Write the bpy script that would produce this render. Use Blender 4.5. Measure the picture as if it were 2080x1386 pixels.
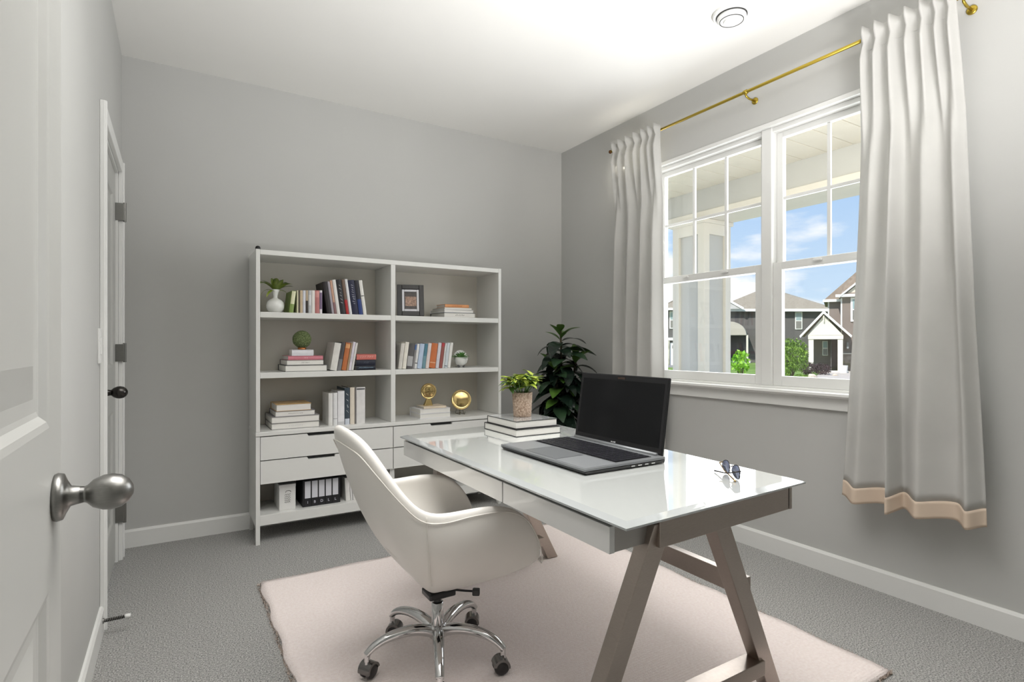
import bpy, bmesh, math, random
from mathutils import Matrix, Vector, Euler
random.seed(7)
R = math.radians
S = bpy.context.scene
COL = S.collection
for o in list(bpy.data.objects):
    bpy.data.objects.remove(o)

# ------------------------------------------------------------------ camera
YAW = R(31.37)
cam_d = bpy.data.cameras.new('camera')
cam_d.sensor_width = 36.0
cam_d.lens = 36.0 * 1122 / 2080
cam_d.shift_y = 7.0 / 2080
cam_d.clip_start = 0.02
cam_d.clip_end = 500
cam = bpy.data.objects.new('camera', cam_d)
cam.location = (0, 0, 1.133)
cam.rotation_euler = (R(90), 0, -YAW)
COL.objects.link(cam)
S.camera = cam

# ------------------------------------------------------------------ world: blue sky with white clouds
W = bpy.data.worlds.new('sky')
S.world = W
W.use_nodes = True
nt = W.node_tree
nt.nodes.clear()
n_out = nt.nodes.new('ShaderNodeOutputWorld')
n_bg = nt.nodes.new('ShaderNodeBackground')
n_tc = nt.nodes.new('ShaderNodeTexCoord')
n_sep = nt.nodes.new('ShaderNodeSeparateXYZ')
n_rmp = nt.nodes.new('ShaderNodeValToRGB')
n_rmp.color_ramp.elements[0].position = 0.0
n_rmp.color_ramp.elements[0].color = (0.72, 0.90, 1.05, 1)
n_rmp.color_ramp.elements[1].position = 0.45
n_rmp.color_ramp.elements[1].color = (0.24, 0.50, 0.95, 1)
n_map = nt.nodes.new('ShaderNodeMapping')
n_map.inputs['Scale'].default_value = (1.0, 1.0, 3.2)
n_map.inputs['Location'].default_value = (0.35, 0.15, 0.1)
n_noi = nt.nodes.new('ShaderNodeTexNoise')
n_noi.inputs['Scale'].default_value = 3.4
n_noi.inputs['Detail'].default_value = 8
n_noi.inputs['Roughness'].default_value = 0.55
n_cr = nt.nodes.new('ShaderNodeValToRGB')
n_cr.color_ramp.elements[0].position = 0.52
n_cr.color_ramp.elements[0].color = (0, 0, 0, 1)
n_cr.color_ramp.elements[1].position = 0.64
n_cr.color_ramp.elements[1].color = (1, 1, 1, 1)
n_mix = nt.nodes.new('ShaderNodeMixRGB')
n_mix.inputs[2].default_value = (1.15, 1.15, 1.15, 1)
L = nt.links.new
L(n_tc.outputs['Generated'], n_sep.inputs[0])
L(n_sep.outputs['Z'], n_rmp.inputs[0])
L(n_tc.outputs['Generated'], n_map.inputs['Vector'])
L(n_map.outputs[0], n_noi.inputs['Vector'])
n_mr = nt.nodes.new('ShaderNodeMapRange')      # more cloud low over the horizon
n_mr.inputs['From Min'].default_value = 0.0
n_mr.inputs['From Max'].default_value = 0.30
n_mr.inputs['To Min'].default_value = 0.11
n_mr.inputs['To Max'].default_value = -0.06
n_add = nt.nodes.new('ShaderNodeMath')
L(n_sep.outputs['Z'], n_mr.inputs['Value'])
L(n_noi.outputs['Fac'], n_add.inputs[0])
L(n_mr.outputs[0], n_add.inputs[1])
L(n_add.outputs[0], n_cr.inputs[0])
L(n_cr.outputs[0], n_mix.inputs[0])
L(n_rmp.outputs[0], n_mix.inputs[1])
L(n_mix.outputs[0], n_bg.inputs['Color'])
n_bg.inputs['Strength'].default_value = 1.0
L(n_bg.outputs[0], n_out.inputs[0])

# ------------------------------------------------------------------ lights and exposure
def lamp(name, kind, loc, rot, energy, color=(1, 1, 1), **kw):
    d = bpy.data.lights.new(name, kind)
    d.energy = energy
    d.color = color
    for k, v in kw.items():
        setattr(d, k, v)
    o = bpy.data.objects.new(name, d)
    o.location = loc
    o.rotation_euler = rot
    COL.objects.link(o)
    return o

lamp('sun_light', 'SUN', (0, 0, 20), (R(48), 0, R(-75)), 4.6, (1.0, 0.96, 0.9), angle=R(1.0))
# daylight entering at the window
lamp('window_daylight', 'AREA', (3.45, 1.86, 1.60), (0, R(90), 0), 66, (0.97, 0.985, 1.0),
     shape='RECTANGLE', size=1.8, size_y=2.3)
# added fill lamp, out of view: aimed at the ceiling like a bounce flash
def aim(p, q):
    return (Vector(q) - Vector(p)).to_track_quat('-Z', 'Y').to_euler()
FP = (1.45, -0.1, 0.95)
lamp('ceiling_bounce', 'AREA', FP, aim(FP, (1.4, 0.95, 2.74)), 53, (1.0, 0.985, 0.985),
     shape='RECTANGLE', size=1.1, size_y=0.8, spread=R(104))
# added overhead fill without any fixture, brightens carpet, rug and desk top
lamp('overhead_fill', 'AREA', (0.80, 1.38, 2.70), (0, 0, 0), 21, (1.0, 0.985, 0.97),
     shape='RECTANGLE', size=1.6, size_y=1.5, spread=R(110))
# fill light added above the window to brighten porch soffit, beam and column
lamp('porch_fill', 'AREA', (2.98, 2.2, 2.42), aim((2.98, 2.2, 2.42), (4.4, 2.8, 2.0)), 13, (1.0, 0.95, 0.86),
     shape='RECTANGLE', size=1.6, size_y=0.12)

vs = S.view_settings
vs.view_transform = 'Standard'
vs.look = 'None'
vs.exposure = 0.0
vs.gamma = 1.0
vs.use_curve_mapping = False

# ------------------------------------------------------------------ helpers
def lin(c):
    c = c / 255.0
    return c / 12.92 if c <= 0.04045 else ((c + 0.055) / 1.055) ** 2.4

def C(r, g, b):
    return (lin(r), lin(g), lin(b), 1)

MATS = {}
def M(name, col=None, rough=0.5, metal=0.0, var=0.0, vscale=20.0, bump=0.0, bscale=200.0, coat=0.0,
      stretch=None, trans=0.0, spec=0.5, col2=None, aniso=0.0):
    if name in MATS:
        return MATS[name]
    m = bpy.data.materials.new(name)
    m.use_nodes = True
    t = m.node_tree
    b = t.nodes['Principled BSDF']
    b.inputs['Base Color'].default_value = col
    b.inputs['Roughness'].default_value = rough
    b.inputs['Metallic'].default_value = metal
    b.inputs['Coat Weight'].default_value = coat
    b.inputs['Coat Roughness'].default_value = 0.03
    b.inputs['Specular IOR Level'].default_value = spec
    if trans:
        b.inputs['Subsurface Weight'].default_value = 0
        b.inputs['Transmission Weight'].default_value = 0
    if aniso:
        b.inputs['Anisotropic'].default_value = aniso
    tc = t.nodes.new('ShaderNodeTexCoord')
    src = tc.outputs['Object']
    if stretch:
        mp = t.nodes.new('ShaderNodeMapping')
        mp.inputs['Scale'].default_value = stretch
        t.links.new(src, mp.inputs['Vector'])
        src = mp.outputs[0]
    n = t.nodes.new('ShaderNodeTexNoise')
    n.inputs['Scale'].default_value = vscale
    n.inputs['Detail'].default_value = 4
    t.links.new(src, n.inputs['Vector'])
    r = t.nodes.new('ShaderNodeValToRGB')
    r.color_ramp.elements[0].position = 0.3
    r.color_ramp.elements[1].position = 0.7
    c2 = col2 if col2 else tuple(min(1.0, c * (1 + var)) for c in col[:3]) + (1,)
    c1 = col if col2 else tuple(c * (1 - var) for c in col[:3]) + (1,)
    r.color_ramp.elements[0].color = c1
    r.color_ramp.elements[1].color = c2
    t.links.new(n.outputs['Fac'], r.inputs[0])
    t.links.new(r.outputs[0], b.inputs['Base Color'])
    if bump:
        n2 = t.nodes.new('ShaderNodeTexNoise')
        n2.inputs['Scale'].default_value = bscale
        n2.inputs['Detail'].default_value = 3
        t.links.new(src, n2.inputs['Vector'])
        bp = t.nodes.new('ShaderNodeBump')
        bp.inputs['Strength'].default_value = bump
        bp.inputs['Distance'].default_value = 0.01
        t.links.new(n2.outputs['Fac'], bp.inputs['Height'])
        t.links.new(bp.outputs[0], b.inputs['Normal'])
    MATS[name] = m
    return m

def mix_translucent(name, col, fac, rough=0.9, bump=0.0, bscale=400):
    m = M(name, col, rough, var=0.03, vscale=8, bump=bump, bscale=bscale)
    t = m.node_tree
    b = t.nodes['Principled BSDF']
    out = [n for n in t.nodes if n.type == 'OUTPUT_MATERIAL'][0]
    tr = t.nodes.new('ShaderNodeBsdfTranslucent')
    tr.inputs['Color'].default_value = col
    mx = t.nodes.new('ShaderNodeMixShader')
    mx.inputs[0].default_value = fac
    t.links.new(b.outputs[0], mx.inputs[1])
    t.links.new(tr.outputs[0], mx.inputs[2])
    t.links.new(mx.outputs[0], out.inputs['Surface'])
    return m

def glass_mat(name, fac=0.05, tint=(1, 1, 1, 1)):
    m = bpy.data.materials.new(name)
    m.use_nodes = True
    t = m.node_tree
    t.nodes.clear()
    o = t.nodes.new('ShaderNodeOutputMaterial')
    a = t.nodes.new('ShaderNodeBsdfTransparent')
    a.inputs['Color'].default_value = tint
    g = t.nodes.new('ShaderNodeBsdfGlossy')
    g.inputs['Roughness'].default_value = 0.02
    x = t.nodes.new('ShaderNodeMixShader')
    x.inputs[0].default_value = fac
    t.links.new(a.outputs[0], x.inputs[1])
    t.links.new(g.outputs[0], x.inputs[2])
    t.links.new(x.outputs[0], o.inputs['Surface'])
    MATS[name] = m
    return m

ROOTM = {}
def thing(name, label, cat, loc=(0, 0, 0), rotz=0.0, group=None, kind=None):
    o = bpy.data.objects.new(name, None)
    o.empty_display_size = 0.1
    o.location = loc
    o.rotation_euler = (0, 0, rotz)
    COL.objects.link(o)
    ROOTM[o.name] = Matrix.Translation(Vector(loc)) @ Matrix.Rotation(rotz, 4, 'Z')
    tag(o, label, cat, group, kind)
    return o

def tag(o, label=None, cat=None, group=None, kind=None):
    if label: o['label'] = label
    if cat: o['category'] = cat
    if group: o['group'] = group
    if kind: o['kind'] = kind
    return o

def obj(name, bm, mat, parent=None, smooth=False, world=False, mods=None, label=None):
    """link a bmesh as one mesh object; world=True: vertices are in world space, moved into the parent's frame"""
    if world and parent is not None:
        p = parent
        while p.name not in ROOTM:
            p = p.parent
        bmesh.ops.transform(bm, matrix=ROOTM[p.name].inverted(), verts=bm.verts[:])
    me = bpy.data.meshes.new(name)
    bm.normal_update()
    bm.to_mesh(me)
    bm.free()
    me.materials.append(mat)
    if smooth:
        for p in me.polygons:
            p.use_smooth = True
    o = bpy.data.objects.new(name, me)
    COL.objects.link(o)
    if parent is not None:
        o.parent = parent
    if label: o['label'] = label
    return o

def smooth_by_angle(o, ang=35):
    me = o.data
    for p in me.polygons:
        p.use_smooth = True
    bm = bmesh.new()
    bm.from_mesh(me)
    for e in bm.edges:
        if len(e.link_faces) == 2:
            e.smooth = e.calc_face_angle(0) < R(ang)
    bm.to_mesh(me)
    bm.free()
    return o

def B():
    return bmesh.new()

def box(bm, x0, x1, y0, y1, z0, z1, bev=0.0, seg=2, mx=None):
    t = bmesh.new()
    vs = [t.verts.new((x, y, z)) for x in (x0, x1) for y in (y0, y1) for z in (z0, z1)]
    for f in ((0, 1, 3, 2), (4, 6, 7, 5), (0, 4, 5, 1), (2, 3, 7, 6), (0, 2, 6, 4), (1, 5, 7, 3)):
        t.faces.new([vs[i] for i in f])
    if bev:
        bmesh.ops.bevel(t, geom=t.edges[:], offset=bev, segments=seg, affect='EDGES', profile=0.5)
    if mx is not None:
        bmesh.ops.transform(t, matrix=mx, verts=t.verts[:])
    merge(bm, t)
    return bm

def merge(bm, t):
    me = bpy.data.meshes.new('tmp')
    t.to_mesh(me)
    t.free()
    bm.from_mesh(me)
    bpy.data.meshes.remove(me)

def prism(bm, pts, axis, a, b, bev=0.0):
    """polygon pts (2-D) swept along axis from a to b. axis 0: pts=(y,z), 1: (x,z), 2: (x,y)"""
    t = bmesh.new()
    def v(p, h):
        return {0: (h, p[0], p[1]), 1: (p[0], h, p[1]), 2: (p[0], p[1], h)}[axis]
    lo = [t.verts.new(v(p, a)) for p in pts]
    hi = [t.verts.new(v(p, b)) for p in pts]
    t.faces.new(lo)
    t.faces.new(hi[::-1])
    n = len(pts)
    for i in range(n):
        t.faces.new((lo[i], hi[i], hi[(i + 1) % n], lo[(i + 1) % n]))
    bmesh.ops.recalc_face_normals(t, faces=t.faces[:])
    if bev:
        bmesh.ops.bevel(t, geom=t.edges[:], offset=bev, segments=2, affect='EDGES', profile=0.5)
    merge(bm, t)
    return bm

def hexa(bm, lo, hi, bev=0.0):
    """4 bottom points and 4 top points -> solid"""
    t = bmesh.new()
    a = [t.verts.new(p) for p in lo]
    b = [t.verts.new(p) for p in hi]
    t.faces.new(a[::-1])
    t.faces.new(b)
    for i in range(4):
        t.faces.new((a[i], a[(i + 1) % 4], b[(i + 1) % 4], b[i]))
    bmesh.ops.recalc_face_normals(t, faces=t.faces[:])
    if bev:
        bmesh.ops.bevel(t, geom=t.edges[:], offset=bev, segments=2, affect='EDGES', profile=0.5)
    merge(bm, t)
    return bm

def lathe(bm, prof, n=24, mx=None, caps=True):
    t = bmesh.new()
    rings = []
    for r, z in prof:
        rings.append([t.verts.new((r * math.cos(2 * math.pi * i / n), r * math.sin(2 * math.pi * i / n), z)) for i in range(n)])
    for a, b in zip(rings, rings[1:]):
        for i in range(n):
            t.faces.new((a[i], a[(i + 1) % n], b[(i + 1) % n], b[i]))
    if caps:
        t.faces.new(rings[0][::-1])
        t.faces.new(rings[-1])
    bmesh.ops.remove_doubles(t, verts=t.verts[:], dist=1e-6)
    bmesh.ops.recalc_face_normals(t, faces=t.faces[:])
    if mx is not None:
        bmesh.ops.transform(t, matrix=mx, verts=t.verts[:])
    merge(bm, t)
    return bm

def tube(bm, pts, r, n=8, closed=False, flat=None):
    """round (or flattened) tube along points; r number or list; flat=(w,h) lists give oval sections"""
    t = bmesh.new()
    pts = [Vector(p) for p in pts]
    N = len(pts)
    rings = []
    up0 = Vector((0, 0, 1))
    for i, p in enumerate(pts):
        if closed:
            d = pts[(i + 1) % N] - pts[i - 1]
        else:
            d = pts[min(i + 1, N - 1)] - pts[max(i - 1, 0)]
        d.normalize()
        up = up0 if abs(d.dot(up0)) < 0.97 else Vector((0, 1, 0))
        s = d.cross(up).normalized()
        u = s.cross(d).normalized()
        if flat:
            rw, rh = flat[0][i], flat[1][i]
        else:
            rw = rh = r[i] if isinstance(r, (list, tuple)) else r
        rings.append([t.verts.new(p + s * rw * math.cos(2 * math.pi * k / n) + u * rh * math.sin(2 * math.pi * k / n)) for k in range(n)])
    rng = range(N) if closed else range(N - 1)
    for i in rng:
        a, b = rings[i], rings[(i + 1) % N]
        for k in range(n):
            t.faces.new((a[k], a[(k + 1) % n], b[(k + 1) % n], b[k]))
    if not closed:
        t.faces.new(rings[0][::-1])
        t.faces.new(rings[-1])
    bmesh.ops.recalc_face_normals(t, faces=t.faces[:])
    merge(bm, t)
    return bm

def bar(bm, p, q, w, h, side=(1, 0, 0), bev=0.0):
    """rectangular bar from p to q: width w along side, height h across"""
    p, q = Vector(p), Vector(q)
    d = (q - p).normalized()
    s = Vector(side)
    s = (s - d * s.dot(d)).normalized()
    u = d.cross(s).normalized()
    lo = [p + s * a * w / 2 + u * b * h / 2 for a, b in ((-1, -1), (1, -1), (1, 1), (-1, 1))]
    hi = [v + (q - p) for v in lo]
    return hexa(bm, lo, hi, bev)

def sphere(bm, c, r, nu=16, nv=10, sc=(1, 1, 1)):
    prof = [(r * math.sin(math.pi * i / nv), -r * math.cos(math.pi * i / nv)) for i in range(nv + 1)]
    prof[0] = (1e-5, -r)
    prof[-1] = (1e-5, r)
    return lathe(bm, prof, nu, Matrix.Translation(Vector(c)) @ Matrix.Diagonal((*sc, 1)))

def text(name, body, size, mat, parent, loc, rot, depth=0.0004, align='CENTER'):
    cu = bpy.data.curves.new(name, 'FONT')
    cu.body = body
    cu.size = size
    cu.extrude = depth
    cu.align_x = align
    cu.align_y = 'CENTER'
    cu.materials.append(mat)
    tmp = bpy.data.objects.new(name + '_tmp', cu)
    COL.objects.link(tmp)
    dg = bpy.context.evaluated_depsgraph_get()
    me = bpy.data.meshes.new_from_object(tmp.evaluated_get(dg))
    bpy.data.objects.remove(tmp)
    o = bpy.data.objects.new(name, me)
    COL.objects.link(o)
    o.parent = parent
    o.location = loc
    o.rotation_euler = rot
    return o

# ------------------------------------------------------------------ materials
WALL = M('wall_paint', C(190, 190, 187), 0.9, var=0.012, vscale=3, bump=0.02, bscale=500)
CEIL = M('ceiling_paint', C(232, 231, 227), 0.95, var=0.01, vscale=2, bump=0.03, bscale=300)
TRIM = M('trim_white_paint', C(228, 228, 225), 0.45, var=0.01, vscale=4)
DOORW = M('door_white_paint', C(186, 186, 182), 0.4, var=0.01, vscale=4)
CARPET = M('grey_carpet', C(118, 117, 115), 1.0, vscale=190, bump=1.0, bscale=260, col2=C(226, 225, 221), spec=0.1)
RUGM = M('pale_pink_rug_pile', C(238, 225, 220), 1.0, vscale=90, bump=0.5, bscale=300, col2=C(246, 236, 232), spec=0.1)
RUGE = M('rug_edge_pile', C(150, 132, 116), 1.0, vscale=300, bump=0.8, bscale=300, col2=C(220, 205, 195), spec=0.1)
CASEW = M('white_lacquer', C(226, 226, 222), 0.28, var=0.008, vscale=5)
CASEB = M('bookcase_back_panel', C(205, 201, 190), 0.5, var=0.02, vscale=3)
DARK = M('dark_recess', C(38, 38, 38), 0.6)
BLACK = M('black_plastic', C(22, 22, 24), 0.35)
CHROME = M('chrome', C(205, 205, 205), 0.07, 1.0)
STEEL = M('brushed_nickel', C(142, 141, 138), 0.3, 1.0, var=0.05, vscale=60, stretch=(1, 1, 12), aniso=0.3)
DESKM = M('brushed_steel_desk_frame', C(168, 158, 150), 0.3, 1.0, var=0.05, vscale=40, stretch=(2, 2, 20), aniso=0.4)
GOLD = M('polished_gold', C(216, 190, 132), 0.1, 1.0)
BRASS = M('satin_brass_rod', C(186, 162, 70), 0.35, 1.0)
GLASST = M('white_back_painted_glass', C(204, 207, 204), 0.03, coat=1.0)
GEDGE = M('glass_bevel_edge', C(170, 174, 174), 0.05, coat=1.0)
GLOSSW = M('glossy_white_drawer', C(216, 216, 214), 0.12, coat=0.6)
LEATHER = M('white_leather', C(232, 229, 223), 0.42, var=0.01, vscale=6, bump=0.06, bscale=600)
PIPE = M('white_leather_piping', C(222, 218, 211), 0.5)
CURT = mix_translucent('off_white_curtain_cloth', C(210, 209, 205), 0.25, bump=0.12, bscale=900)
HEM = mix_translucent('beige_curtain_hem', C(222, 203, 183), 0.15, bump=0.12, bscale=900)
PANE = glass_mat('window_glass', 0.05)
PORC = M('white_porcelain', C(228, 228, 224), 0.25, coat=0.3)
PAPER = M('page_paper', C(230, 228, 222), 0.9, var=0.04, vscale=60, stretch=(1, 1, 30))
LEAFD = M('dark_green_leaf', C(28, 46, 34), 0.28, var=0.0, vscale=12, col2=C(58, 84, 56))
LEAFM = M('mid_green_leaf', C(60, 92, 40), 0.35, vscale=14, col2=C(92, 128, 52))
LEAFY = M('lime_green_leaf', C(112, 138, 30), 0.4, vscale=40, col2=C(196, 208, 92))
LEAFV = M('variegated_leaf', C(48, 74, 22), 0.35, vscale=30, col2=C(132, 146, 62))
SUCC = M('succulent_leaf', C(58, 112, 42), 0.4, vscale=40, col2=C(120, 176, 92))
MOSS = M('moss_green', C(66, 82, 44), 0.95, vscale=160, bump=1.0, bscale=220, col2=C(140, 154, 104))
SOIL = M('potting_soil', C(44, 34, 26), 1.0, bump=0.6, bscale=90)
STEM = M('plant_stem', C(74, 66, 44), 0.7)
ALU = M('laptop_aluminium', C(132, 135, 137), 0.35, 0.35)
SCREEN = M('laptop_screen', C(14, 15, 17), 0.12, spec=0.35)
BEZEL = M('laptop_bezel', C(20, 20, 22), 0.3)
SPECKLE = M('speckled_stone_pot', C(152, 124, 104), 0.85, vscale=120, bump=0.5, bscale=160, col2=C(214, 192, 172))

# ------------------------------------------------------------------ room shell
XL, XR, YB, YF, H = -0.254, 2.77, 3.746, -0.95, 2.74
T = 0.14
def struct(name, bm, m, label=None, smooth=False):
    o = obj(name, bm, m, smooth=smooth)
    o['kind'] = 'structure'
    if label: o['label'] = label
    return o

struct('floor', box(B(), XL - T, XR + T, YF - T, YB + T, -0.12, 0.0), CARPET, 'grey cut-pile carpet covering the room floor')
struct('ceiling', box(B(), XL - T, XR + T, YF - T, YB + T, H, H + 0.12), CEIL, 'plain white painted ceiling')
struct('wall_back', box(B(), XL - T, XR + T, YB, YB + T, 0, H), WALL, 'grey painted wall behind the bookcase')
struct('wall_front', box(B(), XL - T, XR + T, YF - T, YF, 0, H), WALL, 'grey painted wall facing the bookcase')
# right wall with the window opening
WY0, WY1, WZ0, WZ1 = 1.02, 2.72, 0.895, 2.345
b = B()
box(b, XR, XR + T, YF, WY0, 0, H)
box(b, XR, XR + T, WY1, YB, 0, H)
box(b, XR, XR + T, WY0, WY1, 0, WZ0)
box(b, XR, XR + T, WY0, WY1, WZ1, H)
struct('wall_right', b, WALL, 'grey painted wall with the window')
# left wall with doorway near the camera and closet door opening
DY0, DY1 = -0.42, 0.40
CY0, CY1, CZ = 2.765, 3.535, 2.035
b = B()
box(b, XL - T, XL, YF, DY0, 0, H)
box(b, XL - T, XL, DY1, CY0, 0, H)
box(b, XL - T, XL, CY1, YB, 0, H)
box(b, XL - T, XL, DY0, DY1, 2.05, H)
box(b, XL - T, XL, CY0, CY1, CZ, H)
struct('wall_left', b, WALL, 'grey painted wall with the closet door')
b = B()
box(b, -1.55, -1.45, -0.9, 0.9, 0, H)
box(b, -1.45, XL - T, -0.9, -0.8, 0, H)
box(b, -1.45, XL - T, 0.8, 0.9, 0, H)
box(b, -1.45, XL - T, -0.8, 0.8, -0.1, 0.0)
box(b, -1.45, XL - T, -0.8, 0.8, H, H + 0.1)
struct('wall_hall', b, WALL, 'grey painted hall outside the doorway')

def baseboard(name, pts_axis, a, bb, face, sgn, label):
    b = B()
    h, th = 0.10, 0.014
    prof = [(face, 0), (face + sgn * th, 0), (face + sgn * th, h - 0.012), (face + sgn * th * 0.55, h), (face, h)]
    if pts_axis == 1:     # runs along y, profile in x,z
        prism(b, prof, 1, a, bb)
    else:                 # runs along x, profile in y,z
        prism(b, prof, 0, a, bb)
    struct(name, b, TRIM, label)
baseboard('baseboard_back', 0, XL, XR, YB, -1, 'white baseboard along the bookcase wall')
baseboard('baseboard_right', 1, YF, YB - 0.014, XR, -1, 'white baseboard below the window')
baseboard('baseboard_left', 1, 0.47, 2.70, XL, 1, 'white baseboard between the two doors')
baseboard('baseboard_front', 0, XL, XR, YF, 1, 'white baseboard of the rear wall')

def casing(name, y0, y1, zt, w=0.065):
    b = B()
    for a, c in ((y0 - w, y0), (y1, y1 + w)):
        box(b, XL, XL + 0.018, a, c, 0, zt + w, 0.003)
        box(b, XL, XL + 0.024, a + 0.004 if a < y0 else c - 0.016, a + 0.016 if a < y0 else c - 0.004, 0, zt + w, 0.003)
    box(b, XL, XL + 0.018, y0, y1, zt, zt + w, 0.003)
    # jamb lining
    box(b, XL - T, XL, y0, y0 + 0.012, 0, zt)
    box(b, XL - T, XL, y1 - 0.012, y1, 0, zt)
    box(b, XL - T, XL, y0, y1, zt - 0.012, zt)
    struct(name, b, TRIM)
casing('trim_1', CY0, CY1, CZ)
casing('trim_2', DY0, DY1, 2.05)

def panel_door(name, y0, y1, z0, z1, xf, xb, panels, label):
    """two-panel moulded door, front face at x = xf (towards +x)"""
    root = thing(name, label, 'door', (xf, y0, z0), 0, kind='structure')
    del root['category']
    rec = 0.012
    b = B()
    ys = [y0, panels[0][0], panels[0][1], y1]
    box(b, xb, xf - rec, y0, y1, z0, z1)
    # stiles and rails proud of the recessed field
    box(b, xf - rec, xf, y0, ys[1], z0, z1)
    box(b, xf - rec, xf, ys[2], y1, z0, z1)
    zz = [z0] + [q for p in panels for q in p[2:]] + [z1]
    for i in range(0, len(zz), 2):
        box(b, xf - rec, xf, ys[1], ys[2], zz[i], zz[i + 1])
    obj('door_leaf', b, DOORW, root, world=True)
    for (a, c, pz0, pz1) in panels:
        m_, f_ = 0.028, 0.05
        q = B()
        lo = [(xf - rec, a, pz0), (xf - rec, c, pz0), (xf - rec, c, pz1), (xf - rec, a, pz1)]
        # ogee moulding: slope from the stile face into the field, then the raised field
        t = bmesh.new()
        def ring(d, x):
            return [t.verts.new((x, yy, zz_)) for yy, zz_ in ((a + d, pz0 + d), (c - d, pz0 + d), (c - d, pz1 - d), (a + d, pz1 - d))]
        rs = [ring(0, xf), ring(0.010, xf - 0.002), ring(m_ - 0.008, xf - rec + 0.002), ring(m_, xf - rec + 0.0006), ring(m_ + 0.02, xf - rec + 0.0006), ring(m_ + 0.02 + f_, xf - 0.003)]
        for r0, r1 in zip(rs, rs[1:]):
            for i in range(4):
                t.faces.new((r0[i], r0[(i + 1) % 4], r1[(i + 1) % 4], r1[i]))
        t.faces.new(rs[-1])
        bmesh.ops.recalc_face_normals(t, faces=t.faces[:])
        merge(q, t)
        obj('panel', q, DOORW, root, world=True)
    return root

KNOBP = [(0.0001, 0.000), (0.038, 0.000), (0.040, 0.004), (0.038, 0.012), (0.028, 0.016), (0.017, 0.022), (0.0145, 0.034),
         (0.0135, 0.040), (0.0155, 0.044), (0.0235, 0.052), (0.0295, 0.066), (0.0308, 0.078), (0.0275, 0.092), (0.019, 0.103), (0.008, 0.109), (0.0001, 0.110)]
def knob(root, x, y, z, mat, s=1.0):
    mx = Matrix.Translation((x, y, z)) @ Matrix.Rotation(R(90), 4, 'Y') @ Matrix.Diagonal((s, s, s, 1))
    k = obj('knob', lathe(B(), KNOBP[6:], 32, mx, caps=False), mat, root, smooth=True, world=True)
    obj('rose', lathe(B(), KNOBP[:8], 32, mx, caps=False), mat, k, smooth=True, world=True)

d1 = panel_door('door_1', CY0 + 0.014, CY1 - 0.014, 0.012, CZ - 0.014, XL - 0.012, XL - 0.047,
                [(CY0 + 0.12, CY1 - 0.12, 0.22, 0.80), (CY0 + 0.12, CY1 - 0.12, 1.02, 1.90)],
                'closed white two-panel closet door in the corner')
knob(d1, XL - 0.012, 2.86, 0.93, M('dark_nickel', C(70, 68, 66), 0.25, 1.0), 0.86)
for z in (0.25, 1.09, 1.825):
    b = B()
    box(b, XL - 0.012, XL + 0.026, CY1 - 0.018, CY1 + 0.006, z - 0.045, z + 0.045, 0.002)
    lathe(b, [(0.0075, -0.05), (0.0075, 0.05)], 12, Matrix.Translation((XL + 0.028, CY1 - 0.006, z)))
    obj('hinge', b, STEEL, d1, world=True)
# open entry door lying back along the left wall
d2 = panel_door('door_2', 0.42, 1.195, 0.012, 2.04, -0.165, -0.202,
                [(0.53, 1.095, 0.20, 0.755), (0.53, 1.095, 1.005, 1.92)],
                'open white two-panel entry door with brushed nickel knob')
knob(d2, -0.165, 1.135, 0.888, STEEL, 0.96)
for z in (0.25, 1.03, 1.8):
    b = B()
    lathe(b, [(0.008, -0.05), (0.008, 0.05)], 12, Matrix.Translation((-0.195, 0.412, z)))
    obj('hinge', b, STEEL, d2, world=True)

# light switch plate on the left wall
sw = thing('light_switch', 'white light switch plate beside the closet door frame', 'switch', (XL, 2.655, 1.06))
obj('plate', box(B(), XL, XL + 0.007, 2.625, 2.692, 1.06, 1.195, 0.002), TRIM, sw, world=True)
obj('rocker', box(B(), XL + 0.007, XL + 0.011, 2.645, 2.675, 1.095, 1.16, 0.001), TRIM, sw, world=True)
# spring door stop
ds = thing('door_stop', 'spring door stop with white tip on the baseboard', 'door stop', (XL + 0.014, 2.655, 0.06))
pts = [(0.004 + 0.0008 * i, 0.006 * math.cos(i * 0.9), 0.006 * math.sin(i * 0.9)) for i in range(86)]
obj('spring', tube(B(), pts, 0.0016, 5), M('dark_spring', C(60, 56, 52), 0.4, 1.0), ds, smooth=True)
obj('tip', lathe(B(), [(0.008, 0.07), (0.009, 0.075), (0.009, 0.085), (0.006, 0.09)], 12, Matrix.Rotation(R(90), 4, 'Y')), TRIM, ds, smooth=True)
obj('mount', lathe(B(), [(0.010, 0.0), (0.010, 0.005)], 12, Matrix.Rotation(R(90), 4, 'Y')), STEEL, ds)

# smoke detector on the ceiling
sd = thing('smoke_detector', 'round white smoke detector on the ceiling', 'smoke detector', (2.30, 1.73, H))
obj('base', lathe(B(), [(0.088, 0), (0.088, -0.010), (0.083, -0.016), (0.0001, -0.016)], 48, caps=False), TRIM, sd, smooth=False)
obj('body', lathe(B(), [(0.066, -0.016), (0.068, -0.028), (0.060, -0.038), (0.052, -0.040), (0.0001, -0.040)], 48, caps=False), TRIM, sd)
obj('vent_ring', lathe(B(), [(0.0715, -0.0162), (0.0715, -0.020), (0.0665, -0.020), (0.0665, -0.0162)], 48, caps=False), DARK, sd)
obj('vent_slot', lathe(B(), [(0.0555, -0.0385), (0.0555, -0.0415), (0.0525, -0.0415), (0.0525, -0.0385)], 48, caps=False), DARK, sd)
obj('cap', lathe(B(), [(0.038, -0.040), (0.036, -0.046), (0.0001, -0.047)], 32, caps=False), TRIM, sd)

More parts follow.
